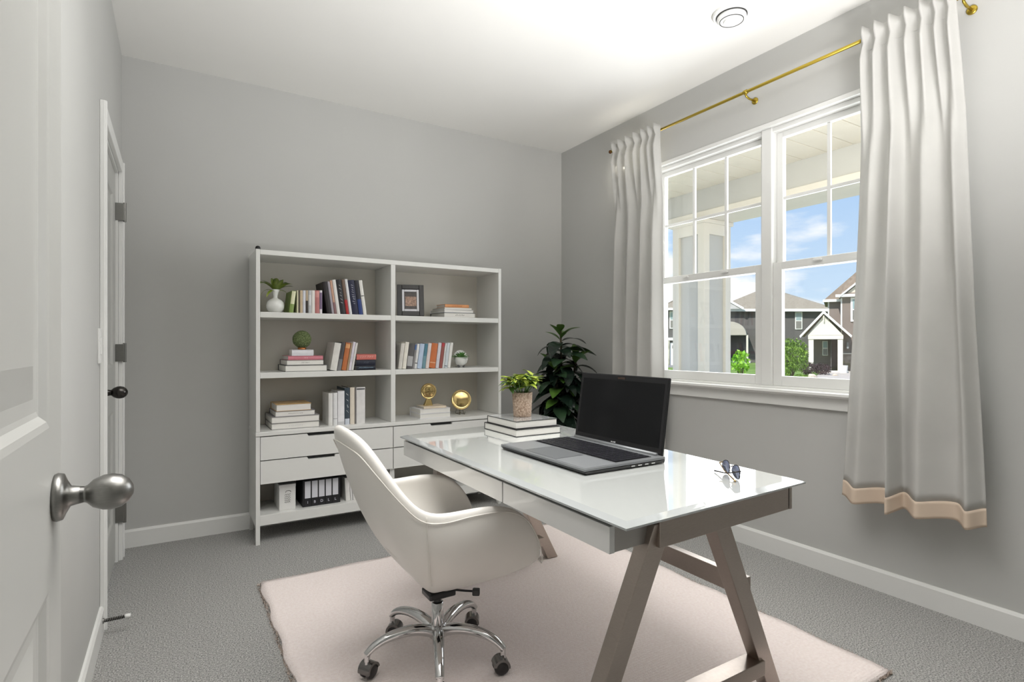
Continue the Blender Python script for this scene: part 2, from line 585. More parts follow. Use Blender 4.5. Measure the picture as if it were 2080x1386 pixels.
# ------------------------------------------------------------------ window
win = thing('window_1', 'white double window of two double-hung units with divided upper sashes', None, (XR, 1.87, WZ0), 0, kind='structure')
b = B()
JX0, JX1 = XR - 0.004, XR + T
box(b, JX0, JX1, WY0, WY0 + 0.02, WZ0, WZ1)
box(b, JX0, JX1, WY1 - 0.02, WY1, WZ0, WZ1)
box(b, JX0, JX1, WY0 + 0.02, WY1 - 0.02, WZ1 - 0.022, WZ1)
box(b, JX0, JX1, WY0 + 0.02, WY1 - 0.02, WZ0, WZ0 + 0.012)
box(b, XR + 0.028, JX1, WY0 + 0.02, WY1 - 0.02, WZ1 - 0.046, WZ1 - 0.022, 0.003)
box(b, XR + 0.020, JX1, 1.845, 1.905, WZ0 + 0.012, WZ1 - 0.022, 0.003)
obj('window_frame', b, TRIM, win, world=True)
def sash(y0, y1, z0, z1, x0, st_l, st_r, top, bot, cols=None, hz=None):
    x1 = x0 + 0.03
    f = obj('sash', None_bm(y0, y1, z0, z1, x0, x1, st_l, st_r, top, bot), TRIM, win, world=True)
    g0, g1, h0, h1 = y0 + st_r, y1 - st_l, z0 + bot, z1 - top
    ys, zs = [g0, g1], [h0, h1]
    if cols:
        ys = [g0 + (g1 - g0) * i / cols for i in range(cols + 1)]
        zs = [h0, hz, h1]
        for yy in ys[1:-1]:
            obj('muntin', box(B(), x0 + 0.008, x0 + 0.022, yy - 0.009, yy + 0.009, h0, h1, 0.002), TRIM, f, world=True)
        obj('muntin', box(B(), x0 + 0.0085, x0 + 0.0215, g0, g1, hz - 0.009, hz + 0.009, 0.002), TRIM, f, world=True)
    for i in range(len(ys) - 1):
        for j in range(len(zs) - 1):
            obj('pane', box(B(), x0 + 0.0135, x0 + 0.0165, ys[i], ys[i + 1], zs[j], zs[j + 1]), PANE, f, world=True)
def None_bm(y0, y1, z0, z1, x0, x1, sl, sr, top, bot):
    b = B()
    box(b, x0, x1, y0, y0 + sr, z0, z1, 0.003)
    box(b, x0, x1, y1 - sl, y1, z0, z1, 0.003)
    box(b, x0, x1, y0 + sr, y1 - sl, z0, z0 + bot, 0.003)
    box(b, x0, x1, y0 + sr, y1 - sl, z1 - top, z1, 0.003)
    return b
ZM = 1.56
for (a, c) in ((1.905, WY1 - 0.02), (WY0 + 0.02, 1.845)):
    sash(a, c, ZM - 0.02, WZ1 - 0.046, XR + 0.068, 0.036, 0.036, 0.032, 0.04, 3, 1.935)
    sash(a, c, WZ0 + 0.012, ZM + 0.022, XR + 0.036, 0.05, 0.05, 0.042, 0.055)
    for yy in (a + 0.25, c - 0.25):
        b = B()
        box(b, XR + 0.020, XR + 0.036, yy - 0.022, yy + 0.022, ZM + 0.002, ZM + 0.012, 0.002)
        obj('sash_lock', b, TRIM, win, world=True)
# stool and apron
b = B()
prism(b, [(XR - 0.042, WZ0 - 0.024), (XR - 0.05, WZ0 - 0.014), (XR - 0.048, WZ0 - 0.002), (XR - 0.042, WZ0), (XR + 0.04, WZ0), (XR + 0.04, WZ0 - 0.024)], 1, WY0 - 0.06, WY1 + 0.06)
obj('window_sill', b, TRIM, win, world=True)
b = B()
prism(b, [(XR, WZ0 - 0.085), (XR - 0.016, WZ0 - 0.085), (XR - 0.018, WZ0 - 0.03), (XR - 0.03, WZ0 - 0.024), (XR, WZ0 - 0.024)], 1, WY0 - 0.04, WY1 + 0.04)
obj('window_apron', b, TRIM, win, world=True)

# ------------------------------------------------------------------ curtain rod and curtains
RX, RZ = 2.685, 2.525
rod = thing('curtain_rod', 'thin brass curtain rod above the window', 'curtain rod', (RX, 1.95, RZ))
obj('pole', tube(B(), [(RX, 0.92, RZ), (RX, 3.03, RZ)], 0.0085, 14), BRASS, rod, smooth=True, world=True)
for y in (1.93, 0.945, 3.005):
    b = B()
    lathe(b, [(0.012, -0.01), (0.0125, -0.004), (0.0125, 0.004), (0.012, 0.01)], 14, Matrix.Translation((RX, y, RZ)) @ Matrix.Rotation(R(90), 4, 'X'))
    tube(b, [(RX, y, RZ - 0.009), (RX + 0.006, y, RZ - 0.022), (RX + 0.03, y, RZ - 0.03), (XR - 0.004, y, RZ - 0.03)], 0.0055, 10)
    lathe(b, [(0.019, 0), (0.019, 0.004), (0.012, 0.007)], 16, Matrix.Translation((XR, y, RZ - 0.03)) @ Matrix.Rotation(R(-90), 4, 'Y'))
    obj('bracket', b, BRASS, rod, smooth=True, world=True)
for y, s in ((0.92, -1), (3.03, 1)):
    b = B()
    sphere(b, (RX, y + s * 0.008, RZ), 0.013)
    obj('finial', b, M('bronze_finial', C(120, 82, 52), 0.3, 1.0), rod, smooth=True, world=True)

def curtain(name, label, yt, yb, z_hem, zb, folds, hemmat, bow=0.0, seed=1, left=False):
    """yt=(y0,y1) at the rod, yb=(y0,y1) at the hem"""
    rnd = random.Random(seed)
    root = thing(name, label, 'curtain', (RX, (yt[0] + yt[1]) / 2, zb), 0)
    NU, NV = folds * 26, 60
    ztop = RZ + 0.034
    wid = [rnd.uniform(0.55, 1.5) for _ in range(folds)]
    tot = sum(wid)
    edges = [0]
    for w_ in wid: edges.append(edges[-1] + w_ / tot)
    amp = [rnd.uniform(0.75, 1.2) for _ in range(folds)]
    def fold(u):
        for i in range(folds):
            if u <= edges[i + 1] + 1e-9:
                f = (u - edges[i]) / (edges[i + 1] - edges[i])
                return amp[i] * (1 - abs(math.cos(math.pi * f)) ** 1.35), i
        return 0, folds - 1
    gath = folds * 2 - 1
    ph = rnd.uniform(0, 0.2)
    def gather(u):
        return 1 - abs(math.cos(math.pi * (u * gath + 0.25 * math.sin(5 * u + ph)))) ** 1.2
    drift = [rnd.uniform(-0.02, 0.02) for _ in range(6)]
    def pos(u, v):
        z = ztop + (zb - ztop) * v
        k = min(1, max(0, v)) ** 0.9
        y0 = yt[0] + (yb[0] - yt[0]) * k
        y1 = yt[1] + (yb[1] - yt[1]) * k
        f, i = fold(u)
        wv_ = min(1, max(0, (v - 0.04) / 0.30))
        wv_ = wv_ * wv_ * (3 - 2 * wv_)
        f = f * wv_ + gather(u) * (1 - wv_)
        a = 0.040 + 0.034 * min(1, v * 1.6)
        # gathered on the rod: pinch just below the heading
        pin = math.exp(-((v - 0.036) / 0.014) ** 2)
        a *= 1 - 0.6 * pin
        du = 0.012 * math.sin(2 * math.pi * (u * 2.1 + drift[0] * 30) + 3.0 * v) * v
        y = y0 + (y1 - y0) * (u + du + 0.02 * math.sin(5 * v + 9 * u) * v)
        x = RX - 0.0125 - a * f - bow * v * v + 0.03 * min(1, max(0, v - 0.06) * 6)
        zz = z + 0.014 * (1 - min(1, v * 14)) * (f - 0.5)
        zz += 0.018 * v * (0.5 - f) * 1.0
        return (x, y, zz)
    vh = (ztop - z_hem) / (ztop - zb)
    def grid(v0, v1, nv, off=0.0):
        bm = B()
        rows = []
        for j in range(nv + 1):
            v = v0 + (v1 - v0) * j / nv
            r_ = []
            for i in range(NU + 1):
                p = pos(i / NU, v)
                r_.append(bm.verts.new((p[0] - off, p[1], p[2])))
            rows.append(r_)
        for j in range(nv):
            for i in range(NU):
                bm.faces.new((rows[j][i], rows[j][i + 1], rows[j + 1][i + 1], rows[j + 1][i]))
        bmesh.ops.recalc_face_normals(bm, faces=bm.faces[:])
        return bm
    o = obj('curtain_panel', grid(0, vh, NV), CURT, root, smooth=True, world=True)
    h = obj('hem', grid(vh, 1.0, 6, 0.0015), hemmat, root, smooth=True, world=True)
    for q, th in ((o, 0.003), (h, 0.006)):
        md = q.modifiers.new('solid', 'SOLIDIFY')
        md.thickness = th
        md.offset = 0
    # stitched heading line
    pts = [pos(i / NU, 0.046) for i in range(NU + 1)]
    obj('heading_seam', tube(B(), [(p[0] - 0.002, p[1], p[2]) for p in pts], 0.0012, 5), CURT, root, smooth=True, world=True)
    return root
curtain('curtain', 'long off-white curtain with beige hem, gathered beside the bare wall', (0.965, 1.315), (0.865, 1.385), 0.495, 0.425, 4, HEM, bow=0.05, seed=8)
curtain('curtain', 'off-white curtain hanging next to the tall corner plant', (2.545, 2.99), (2.545, 3.02), 0.53, 0.455, 4, CURT, bow=0.0, seed=11, left=True)

# ------------------------------------------------------------------ rug
rug = thing('area_rug', 'pale pink flatweave area rug under the desk and chair', 'rug', (1.22, 1.89, 0))
def rug_bm():
    bm = B()
    nx, ny = 60, 64
    rnd = random.Random(3)
    rows = []
    for j in range(ny + 1):
        r_ = []
        for i in range(nx + 1):
            x = 0.34 + 1.76 * i / nx
            y = 0.95 + 1.89 * j / ny
            if i in (0, nx): x += 0.006 * math.sin(j * 0.6) + rnd.uniform(-0.002, 0.002)
            if j in (0, ny): y += 0.006 * math.sin(i * 0.5 + 1) + rnd.uniform(-0.002, 0.002)
            z = 0.011 + 0.0012 * math.sin(i * 0.7) * math.sin(j * 0.45)
            r_.append(bm.verts.new((x, y, z)))
        rows.append(r_)
    for j in range(ny):
        for i in range(nx):
            bm.faces.new((rows[j][i], rows[j][i + 1], rows[j + 1][i + 1], rows[j + 1][i]))
    edge = [e for e in bm.edges if e.is_boundary]
    ext = bmesh.ops.extrude_edge_only(bm, edges=edge)
    for v in [g for g in ext['geom'] if isinstance(g, bmesh.types.BMVert)]:
        v.co.z = 0.001
    bmesh.ops.recalc_face_normals(bm, faces=bm.faces[:])
    return bm
ro = obj('weave', rug_bm(), RUGM, rug, smooth=True, world=True)
# ribbed weave relief on the rug material
t = RUGM.node_tree
wv = t.nodes.new('ShaderNodeTexWave')
wv.bands_direction = 'Y'
wv.inputs['Scale'].default_value = 28
wv.inputs['Distortion'].default_value = 1.2
tcn = [n for n in t.nodes if n.type == 'TEX_COORD'][0]
t.links.new(tcn.outputs['Object'], wv.inputs['Vector'])
bp0 = [n for n in t.nodes if n.type == 'BUMP'][0]
bp1 = t.nodes.new('ShaderNodeBump')
bp1.inputs['Strength'].default_value = 0.22
bp1.inputs['Distance'].default_value = 0.004
t.links.new(wv.outputs['Fac'], bp1.inputs['Height'])
t.links.new(bp0.outputs[0], bp1.inputs['Normal'])
t.links.new(bp1.outputs[0], t.nodes['Principled BSDF'].inputs['Normal'])
def tuft_bm(p, q, n, seed):
    rnd = random.Random(seed)
    bm = B()
    for k in range(n):
        f = (k + rnd.random()) / n
        x = p[0] + (q[0] - p[0]) * f + rnd.uniform(-0.006, 0.006)
        y = p[1] + (q[1] - p[1]) * f + rnd.uniform(-0.006, 0.006)
        a = rnd.uniform(0, 6.28)
        l, w = rnd.uniform(0.006, 0.013), 0.0022
        dx, dy = math.cos(a), math.sin(a)
        vs_ = [bm.verts.new((x - dy * w, y + dx * w, 0.001)), bm.verts.new((x + dy * w, y - dx * w, 0.001)),
               bm.verts.new((x + dx * l, y + dy * l, rnd.uniform(0.006, 0.014)))]
        bm.faces.new(vs_)
    return bm
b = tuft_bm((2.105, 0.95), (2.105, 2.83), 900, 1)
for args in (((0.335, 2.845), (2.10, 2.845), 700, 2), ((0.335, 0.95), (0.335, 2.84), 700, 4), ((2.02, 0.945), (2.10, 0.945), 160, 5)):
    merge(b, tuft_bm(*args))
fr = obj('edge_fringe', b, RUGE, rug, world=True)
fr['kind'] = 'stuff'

# ------------------------------------------------------------------ bookcase
BX0, BX1, BF, BB = 0.387, 1.983, 3.40, 3.738
MX0, MX1 = 1.172, 1.202
PT = 0.022
ZT, ZS1, ZS2, ZC, ZD, ZD2, ZBS = 1.672, 1.318, 0.972, 0.637, 0.474, 0.341, 0.163
bc = thing('bookcase', 'tall white bookcase with open shelves, drawers and a low open shelf', 'bookcase', ((BX0 + BX1) / 2, (BF + BB) / 2, 0))
def bpart(name, bm, m=None, parent=None, **k):
    return obj(name, bm, m or CASEW, parent or bc, world=True, **k)
for x in (BX0, BX1 - PT):
    bpart('side_panel', box(B(), x, x + PT, BF, BB, ZC + 0.001, ZT, 0.002))
for x in (BX0, BX1 - PT):
    # lower side panel with two feet
    b = B()
    prism(b, [(BF + 0.002, 0), (BF + 0.028, 0), (BF + 0.05, 0.10), (BB - 0.06, 0.10), (BB - 0.03, 0), (BB, 0), (BB, ZC - 0.026), (BF + 0.002, ZC - 0.026)], 0, x, x + PT)
    bpart('base_side', b)
bpart('divider', box(B(), MX0, MX1, BF + 0.002, BB - 0.012, ZC + 0.001, ZT - 0.03, 0.002))
bpart('top_panel', box(B(), BX0 + PT, BX1 - PT, BF, BB, ZT - 0.03, ZT - 0.002, 0.002))
for z in (ZS1, ZS2):
    for a, c in ((BX0 + PT, MX0), (MX1, BX1 - PT)):
        bpart('shelf', box(B(), a, c, BF + 0.003, BB - 0.012, z - 0.032, z, 0.002))
bpart('counter', box(B(), BX0 - 0.002, BX1 + 0.002, BF - 0.004, BB, ZC - 0.024, ZC, 0.003))
for a, c in ((BX0 + PT, MX0), (MX1, BX1 - PT)):
    bpart('back_panel', box(B(), a, c, BB - 0.012, BB - 0.002, ZC, ZT - 0.03), CASEB)
bpart('back_panel', box(B(), BX0 + PT, BX1 - PT, BB - 0.012, BB - 0.002, 0.10, ZC - 0.024), CASEB)
bpart('base_divider', box(B(), MX0, MX1, BF + 0.022, BB - 0.012, ZBS, ZC - 0.024))
bpart('bottom_shelf', box(B(), BX0 + PT, BX1 - PT, BF + 0.006, BB - 0.012, ZBS - 0.058, ZBS, 0.002))
bpart('drawer_carcass', box(B(), BX0 + PT, MX0, BF + 0.021, BB - 0.012, ZD2 + 0.004, ZC - 0.025), DARK)
bpart('drawer_carcass', box(B(), MX1, BX1 - PT, BF + 0.021, BB - 0.012, ZD2 + 0.004, ZC - 0.025), DARK)
for a, c in ((BX0 + PT + 0.002, (MX0 + MX1) / 2 - 0.0025), ((MX0 + MX1) / 2 + 0.0025, BX1 - PT - 0.002)):
    for z0, z1 in ((ZD + 0.003, ZC - 0.029), (ZD2, ZD - 0.003)):
        n0 = a + (c - a) * 0.325
        n1 = a + (c - a) * 0.535
        b = prism(B(), [(a, z0), (c, z0), (c, z1), (n1, z1), (n1 - 0.004, z1 - 0.014), (n0 + 0.008, z1 - 0.014), (n0, z1), (a, z1)], 1, BF, BF + 0.02)
        dr = bpart('drawer', b)
        bpart('pull_recess', box(B(), n0 + 0.004, n1 - 0.003, BF + 0.0195, BF + 0.0208, z1 - 0.014, z1 + 0.004), DARK, dr)
b = B()
sphere(b, (BX0 + 0.012, BF + 0.014, ZT + 0.006), 0.014)
bpart('corner_cap', b, BLACK, smooth=True)

# ------------------------------------------------------------------ books
def book_mats(col, rough=0.5):
    nm = 'book_cloth_%d_%d_%d' % col
    return M(nm, C(*col), rough, var=0.06, vscale=25)
def scribble(name, n, size, length, mat, parent, c, vertical):
    '''a line of small illegible glyph strokes'''
    rnd = random.Random(n * 31 + int(length * 1e5))
    b = B()
    for k in range(n):
        f = -length / 2 + length * (k + 0.5) / n
        g = length / n * 0.36
        for _ in range(2):
            a0, a1 = rnd.uniform(-g, 0), rnd.uniform(0, g)
            s0, s1 = rnd.uniform(-0.5, -0.1) * size, rnd.uniform(0.1, 0.5) * size
            p, q = (f + a0, s0), (f + a1, s1)
            if vertical:
                p, q = (p[1], -p[0]), (q[1], -q[0])
            tube(b, [(c[0] + p[0], c[1], c[2] + p[1]), (c[0] + q[0], c[1], c[2] + q[1])], 0.0007, 4)
    return obj(name, b, mat, parent)
BY = 3.45            # spine line of the standing books
def standing(label, x, w, h, lean, col, d=0.20, y=BY, z=0.0, band=None, letters=None, group=None, cat='book', bandz=(0.72, 0.86), name='book'):
    """x: left edge at the shelf, leaning clockwise (towards +x) by lean degrees"""
    a = R(lean)
    wt = w * math.cos(a)
    h = h / max(0.9, math.cos(a)) - abs(math.sin(a)) * wt
    root = bpy.data.objects.new(name, None)
    root.empty_display_size = 0.05
    piv = x + (w if lean > 0 else 0)
    root.location = (piv, y, z)
    root.rotation_euler = (0, a, 0)
    COL.objects.link(root)
    tag(root, label, cat, group)
    x0, x1 = (-wt, 0) if lean > 0 else (0, wt)
    x0 += 0.0004; x1 -= 0.0004
    ct = min(0.0022, w * 0.14)
    cm = book_mats(col)
    b = B()
    box(b, x0, x0 + ct, 0.003, d, 0, h, 0.0006, 1)
    box(b, x1 - ct, x1, 0.003, d, 0, h, 0.0006, 1)
    n = 5
    prof = []
    for i in range(n + 1):
        f = i / n
        prof.append((x0 + (x1 - x0) * f, 0.004 - 0.0035 * math.sin(math.pi * f)))
    prof += [(x1, 0.006), (x0, 0.006)]
    prism(b, prof, 2, 0, h)
    c = obj('cover', b, cm, root)
    obj('pages', box(B(), x0 + ct, x1 - ct, 0.006, d - 0.004, 0.003, h - 0.004), PAPER, root)
    if band:
        for k, (zz0, zz1) in enumerate([bandz] if isinstance(bandz[0], (int, float)) else bandz):
            bb = B()
            pf = [(px_, py_ - 0.0006) for px_, py_ in prof[:n + 1]] + [(x1, 0.005), (x0, 0.005)]
            prism(bb, [(p[0] * 0.98 + (x0 + x1) * 0.01, p[1]) for p in pf], 2, h * zz0, h * zz1)
            obj('spine_band', bb, book_mats(band), root)
    if letters:
        n_, lc = letters
        scribble('spine_marks', n_, wt * 0.5, h * 0.6, book_mats(lc), root, ((x0 + x1) / 2, -0.0006, h * 0.58), True)
    return root

def lying(label, x0, x1, z, t, col, d, y=BY, pages_front=True, rot=0.0, letters=None, top=None, group=None, spine_round=False, cat='book'):
    """book lying flat: front edge x0..x1, bottom at z, thickness t, depth d"""
    root = bpy.data.objects.new('book', None)
    root.empty_display_size = 0.05
    root.location = ((x0 + x1) / 2, y, z)
    root.rotation_euler = (0, 0, R(rot))
    COL.objects.link(root)
    tag(root, label, cat, group)
    w = (x1 - x0) / 2
    cm = book_mats(col)
    ct = 0.0022
    b = B()
    box(b, -w, w, 0, d, 0, ct, 0.0006, 1)
    box(b, -w, w, 0, d, t - ct, t, 0.0006, 1)
    if pages_front:
        box(b, -w, w, d - 0.004, d, 0, t, 0.0006, 1)
        pg = box(B(), -w + 0.004, w - 0.004, 0.003, d - 0.004, ct, t - ct)
    else:
        prism(b, [(0.004, 0.0), (0.0012, t * 0.2), (0.0, t * 0.5), (0.0012, t * 0.8), (0.004, t), (0.007, t), (0.007, 0)], 0, -w, w)
        pg = box(B(), -w + 0.004, w - 0.004, 0.007, d - 0.004, ct, t - ct)
    obj('cover', b, cm, root)
    obj('pages', pg, PAPER, root)
    if top:
        obj('jacket', box(B(), -w + 0.004, w - 0.004, 0.004, d - 0.004, t, t + 0.0006), book_mats(top, 0.25), root)
    if letters:
        n_, lc, sz = letters
        scribble('spine_marks', n_, sz * 0.8, min(w * 1.5, n_ * sz * 0.75), book_mats(lc), root, (0, -0.0008 if not pages_front else 0.0024, t * 0.5), False)
    return root

G1 = 'standing books beside the round white vase'
SH = 'standing among the short books by the white vase'
for lab, x, w, h, le, col, kw in [
    ('green covered paperback leaning at the vase end of the short books', 0.571, 0.024, 0.133, 6.9, (134, 156, 84), dict(band=(226, 226, 190), bandz=(0.4, 0.98))),
    ('thin cream paperback with a yellow tint ' + SH, 0.614, 0.0095, 0.135, 0, (232, 228, 196), {}),
    ('thinnest dark grey paperback ' + SH, 0.624, 0.007, 0.136, 0, (86, 80, 74), {}),
    ('tan paperback ' + SH, 0.6315, 0.016, 0.136, 0, (204, 184, 154), {}),
    ('pale blue-white paperback beside the tan one by the white vase', 0.648, 0.016, 0.137, 0, (216, 218, 226), {}),
    ('narrow beige paperback with a dark stripe ' + SH, 0.6645, 0.0135, 0.138, 0, (190, 172, 146), dict(band=(58, 52, 48), bandz=(0.0, 0.55))),
    ('light grey paperback with banded spine ' + SH, 0.679, 0.0175, 0.139, 0, (190, 192, 194), dict(band=(214, 214, 214), bandz=(0.35, 0.8))),
    ('white paperback touching the pink one by the white vase', 0.697, 0.0205, 0.14, 0, (228, 224, 218), {}),
    ('dusty pink paperback ' + SH, 0.718, 0.0255, 0.141, 0, (186, 118, 116), dict(band=(206, 144, 138), bandz=(0.7, 0.95))),
    ('white paperback between the pink one and the black hardback', 0.7442, 0.016, 0.142, 0, (226, 220, 224), dict(band=(120, 100, 130), bandz=(0.2, 0.9))),
    ('large black hardback leaning against the short books', 0.789, 0.027, 0.198, -8.0, (34, 28, 30), {}),
    ('slim grey book leaning next to the large black hardback', 0.817, 0.0145, 0.200, -8.0, (170, 164, 172), {}),
    ('slim tan-pink book in the leaning tall row by the vase', 0.832, 0.0145, 0.207, -8.0, (198, 158, 136), dict(band=(138, 104, 106), bandz=(0.0, 0.35))),
    ('white book between tan-pink and black in the leaning tall row', 0.848, 0.021, 0.213, -8.0, (226, 224, 220), {}),
    ('black book with pale title leaning in the tall row by the vase', 0.871, 0.031, 0.216, -8.0, (38, 38, 42), dict(letters=(6, (214, 214, 214)))),
    ('brown book with red foot leaning in the tall row by the vase', 0.9035, 0.0195, 0.218, -8.0, (112, 92, 78), dict(band=(172, 40, 42), bandz=(0.0, 0.42))),
    ('white book between brown-red and navy in the leaning tall row', 0.924, 0.0175, 0.221, -8.0, (224, 224, 226), {}),
    ('thick navy book with white lettering in the leaning tall row', 0.943, 0.039, 0.218, -8.0, (32, 36, 62), dict(letters=(9, (220, 222, 230)))),
    ('black and blue book next to the end of the leaning tall row', 0.983, 0.027, 0.218, -8.0, (36, 36, 44), dict(band=(40, 62, 122), bandz=(0.0, 0.45))),
    ('white book with one black dash ending the leaning tall row', 1.011, 0.022, 0.219, -8.0, (230, 228, 222), dict(band=(60, 60, 60), bandz=(0.54, 0.56))),
]:
    standing(lab, x, w, h, le, col, z=ZS1, group=G1, **kw)

G2 = 'leaning books beside the moss ball stack'
for lab, x, w, h, le, col, kw in [
    ('thick white book with lined pale cover leaning by the moss ball', 0.806, 0.040, 0.174, 9.5, (222, 220, 214), {}),
    ('dark grey book leaning between thick white and orange books', 0.847, 0.025, 0.176, 9.5, (74, 72, 74), dict(band=(122, 122, 124), bandz=(0.0, 0.4))),
    ('burnt orange book leaning near the moss ball', 0.8735, 0.030, 0.174, 9.5, (186, 110, 62), dict(band=(216, 160, 110), bandz=(0.8, 0.95))),
    ('thin tan book leaning next to the burnt orange one', 0.905, 0.011, 0.172, 9.5, (176, 154, 126), {}),
    ('pale lilac book leaning near the moss ball', 0.917, 0.016, 0.178, 9.5, (222, 216, 226), {}),
    ('thin white book leaning against the pink-topped flat stack', 0.934, 0.014, 0.172, 9.5, (224, 222, 218), {}),
]:
    standing(lab, x, w, h, le, col, z=ZS2, group=G2, **kw)

G3 = 'leaning books beside the potted succulent'
SU = 'in the row beside the succulent'
for lab, x, w, h, le, col, kw in [
    ('light grey-white book leaning first against the dark photo board', 1.238, 0.0255, 0.170, 7.5, (214, 210, 202), {}),
    ('tall cream book leaning second after the dark photo board', 1.265, 0.0265, 0.179, 7.5, (232, 228, 216), {}),
    ('dark grey patterned book ' + SU, 1.293, 0.040, 0.168, 7.5, (88, 86, 86), dict(band=(176, 176, 176), bandz=(0.1, 0.5))),
    ('slim grey book with blue head ' + SU, 1.334, 0.013, 0.168, 7.5, (142, 140, 140), dict(band=(82, 112, 164), bandz=(0.75, 0.95))),
    ('slim white book next to light blue ' + SU, 1.348, 0.018, 0.166, 7.5, (224, 224, 222), dict(band=(90, 90, 90), bandz=(0.2, 0.24))),
    ('light blue book ' + SU, 1.368, 0.033, 0.168, 7.5, (184, 200, 222), {}),
    ('teal book ' + SU, 1.402, 0.024, 0.168, 7.5, (112, 148, 158), dict(band=(78, 126, 142), bandz=(0.5, 0.98))),
    ('pinkish white book between teal and orange ' + SU, 1.427, 0.025, 0.172, 7.5, (224, 212, 208), {}),
    ('wide orange book ' + SU, 1.453, 0.045, 0.172, 7.5, (198, 112, 62), dict(band=(226, 180, 140), bandz=(0.2, 0.24))),
    ('white book between orange and brick red ' + SU, 1.500, 0.024, 0.174, 7.5, (216, 214, 220), {}),
    ('brick red book ' + SU, 1.525, 0.024, 0.174, 7.5, (146, 84, 76), dict(band=(176, 60, 66), bandz=(0.85, 0.99))),
    ('thinnest white book after the brick red one ' + SU, 1.550, 0.013, 0.170, 7.5, (222, 224, 222), {}),
    ('pale blue-grey book ' + SU, 1.564, 0.023, 0.174, 7.5, (204, 212, 216), dict(band=(96, 100, 106), bandz=(0.06, 0.09))),
    ('plain white book nearest the succulent pot', 1.588, 0.022, 0.175, 7.5, (234, 233, 228), {}),
]:
    standing(lab, x, w, h, le, col, z=ZS2, group=G3, **kw)
# dark photo board at the end of that row
pb = thing('photo_board', 'dark landscape photo board leaning against the bookcase divider', 'picture', (1.213, 3.47, ZS2))
obj('board', box(B(), 0, 0.006, 0, 0.17, 0, 0.165, 0.001), M('dark_photo', C(40, 38, 36), 0.3, vscale=18, col2=C(92, 84, 74)), pb)
obj('edge', box(B(), -0.002, 0.0, -0.001, 0.171, 0, 0.166), BLACK, pb)

G4 = 'upright books on the counter'
CT = 'standing on the bookcase counter'
for lab, x, w, h, le, col, kw in [
    ('plain white book at the open end of the upright counter row', 0.797, 0.026, 0.198, 0, (224, 223, 219), dict(d=0.17)),
    ('white book with one grey line near its foot ' + CT, 0.8245, 0.026, 0.199, 0, (226, 226, 226), dict(d=0.17, band=(150, 150, 150), bandz=(0.2, 0.215))),
    ('silver-grey wide book ' + CT, 0.8515, 0.042, 0.210, 0, (206, 206, 208), dict(d=0.17, band=(232, 232, 234), bandz=(0.1, 0.98))),
    ('slate blue book with white script and pale foot ' + CT, 0.8945, 0.0315, 0.227, 0, (58, 70, 80), dict(d=0.2, band=(206, 212, 222), bandz=(0.0, 0.16), letters=(4, (226, 228, 230)))),
    ('cream book ' + CT, 0.927, 0.029, 0.228, 0, (222, 212, 196), dict(d=0.2)),
    ('very thin grey book between cream and marbled ' + CT, 0.957, 0.008, 0.224, 0, (126, 122, 120), dict(d=0.2)),
    ('thick marbled white book ending the upright counter row', 0.966, 0.056, 0.228, 0, (224, 222, 220), dict(d=0.2, band=(90, 90, 92), bandz=(0.93, 0.97))),
]:
    standing(lab, x, w, h, le, col, z=ZC, group=G4, **kw)

G5 = 'books on the low open shelf'
for lab, x, w, h, le, col, kw in [
    ('white book touching the black binder box on the low shelf', 0.902, 0.027, 0.145, -3.0, (226, 224, 220), {}),
    ('thin white book second from the binder box on the low shelf', 0.930, 0.0135, 0.142, -3.0, (222, 222, 220), {}),
    ('white book next to red on the low shelf', 0.946, 0.025, 0.126, -3.0, (228, 226, 222), {}),
    ('red spined book on the low shelf', 0.972, 0.027, 0.123, -3.0, (196, 104, 92), dict(band=(228, 214, 206), bandz=(0.0, 0.2))),
    ('slim off-white book between red and maroon on the low shelf', 1.0, 0.014, 0.123, -3.0, (216, 208, 204), {}),
    ('maroon book leaning at the end of the low shelf row', 1.016, 0.023, 0.125, -3.0, (92, 50, 50), {}),
]:
    standing(lab, x, w, h, le, col, z=ZBS, group=G5, **kw)

# flat stacks
lying('thick dark grey bottom book under the orange one by the picture frame', 1.562, 1.803, ZS1, 0.034, (52, 54, 58), 0.235, letters=(6, (40, 40, 44), 0.016))
lying('white magazine bundle between grey and orange by the picture frame', 1.562, 1.79, ZS1 + 0.0345, 0.020, (222, 222, 226), 0.23, rot=1.0)
lying('thin white journal directly under the orange book', 1.566, 1.775, ZS1 + 0.0550, 0.014, (228, 226, 216), 0.22, rot=-1.5)
lying('orange paperback on top of the stack by the picture frame', 1.57, 1.752, ZS1 + 0.0695, 0.021, (216, 152, 100), 0.15, pages_front=False, letters=(8, (190, 116, 70), 0.013))

lying('large white bottom book with dark covers in the moss ball stack', 0.548, 0.79, ZS2, 0.038, (84, 84, 86), 0.255)
lying('white second book of the moss ball stack', 0.556, 0.770, ZS2 + 0.0385, 0.030, (120, 118, 116), 0.24, letters=(6, (96, 96, 100), 0.010))
lying('pink covered book in the moss ball stack', 0.566, 0.764, ZS2 + 0.0690, 0.024, (206, 128, 140), 0.22, pages_front=False, letters=(3, (240, 220, 224), 0.010))
lying('small white box-like book directly under the moss ball', 0.586, 0.709, ZS2 + 0.0935, 0.036, (224, 224, 228), 0.11, pages_front=False)
lying('black bottom book with pale blue title under the salmon one', 0.966, 1.088, ZS2, 0.030, (24, 28, 42), 0.19, pages_front=False, letters=(18, (168, 200, 222), 0.0095))
lying('navy book sandwiched between black and salmon books', 0.966, 1.088, ZS2 + 0.0305, 0.034, (30, 34, 50), 0.19, pages_front=False, letters=(3, (120, 128, 144), 0.014))
lying('salmon pink patterned book on top of the dark stack', 0.968, 1.092, ZS2 + 0.0650, 0.034, (204, 118, 108), 0.18, pages_front=False, letters=(6, (240, 206, 196), 0.02))

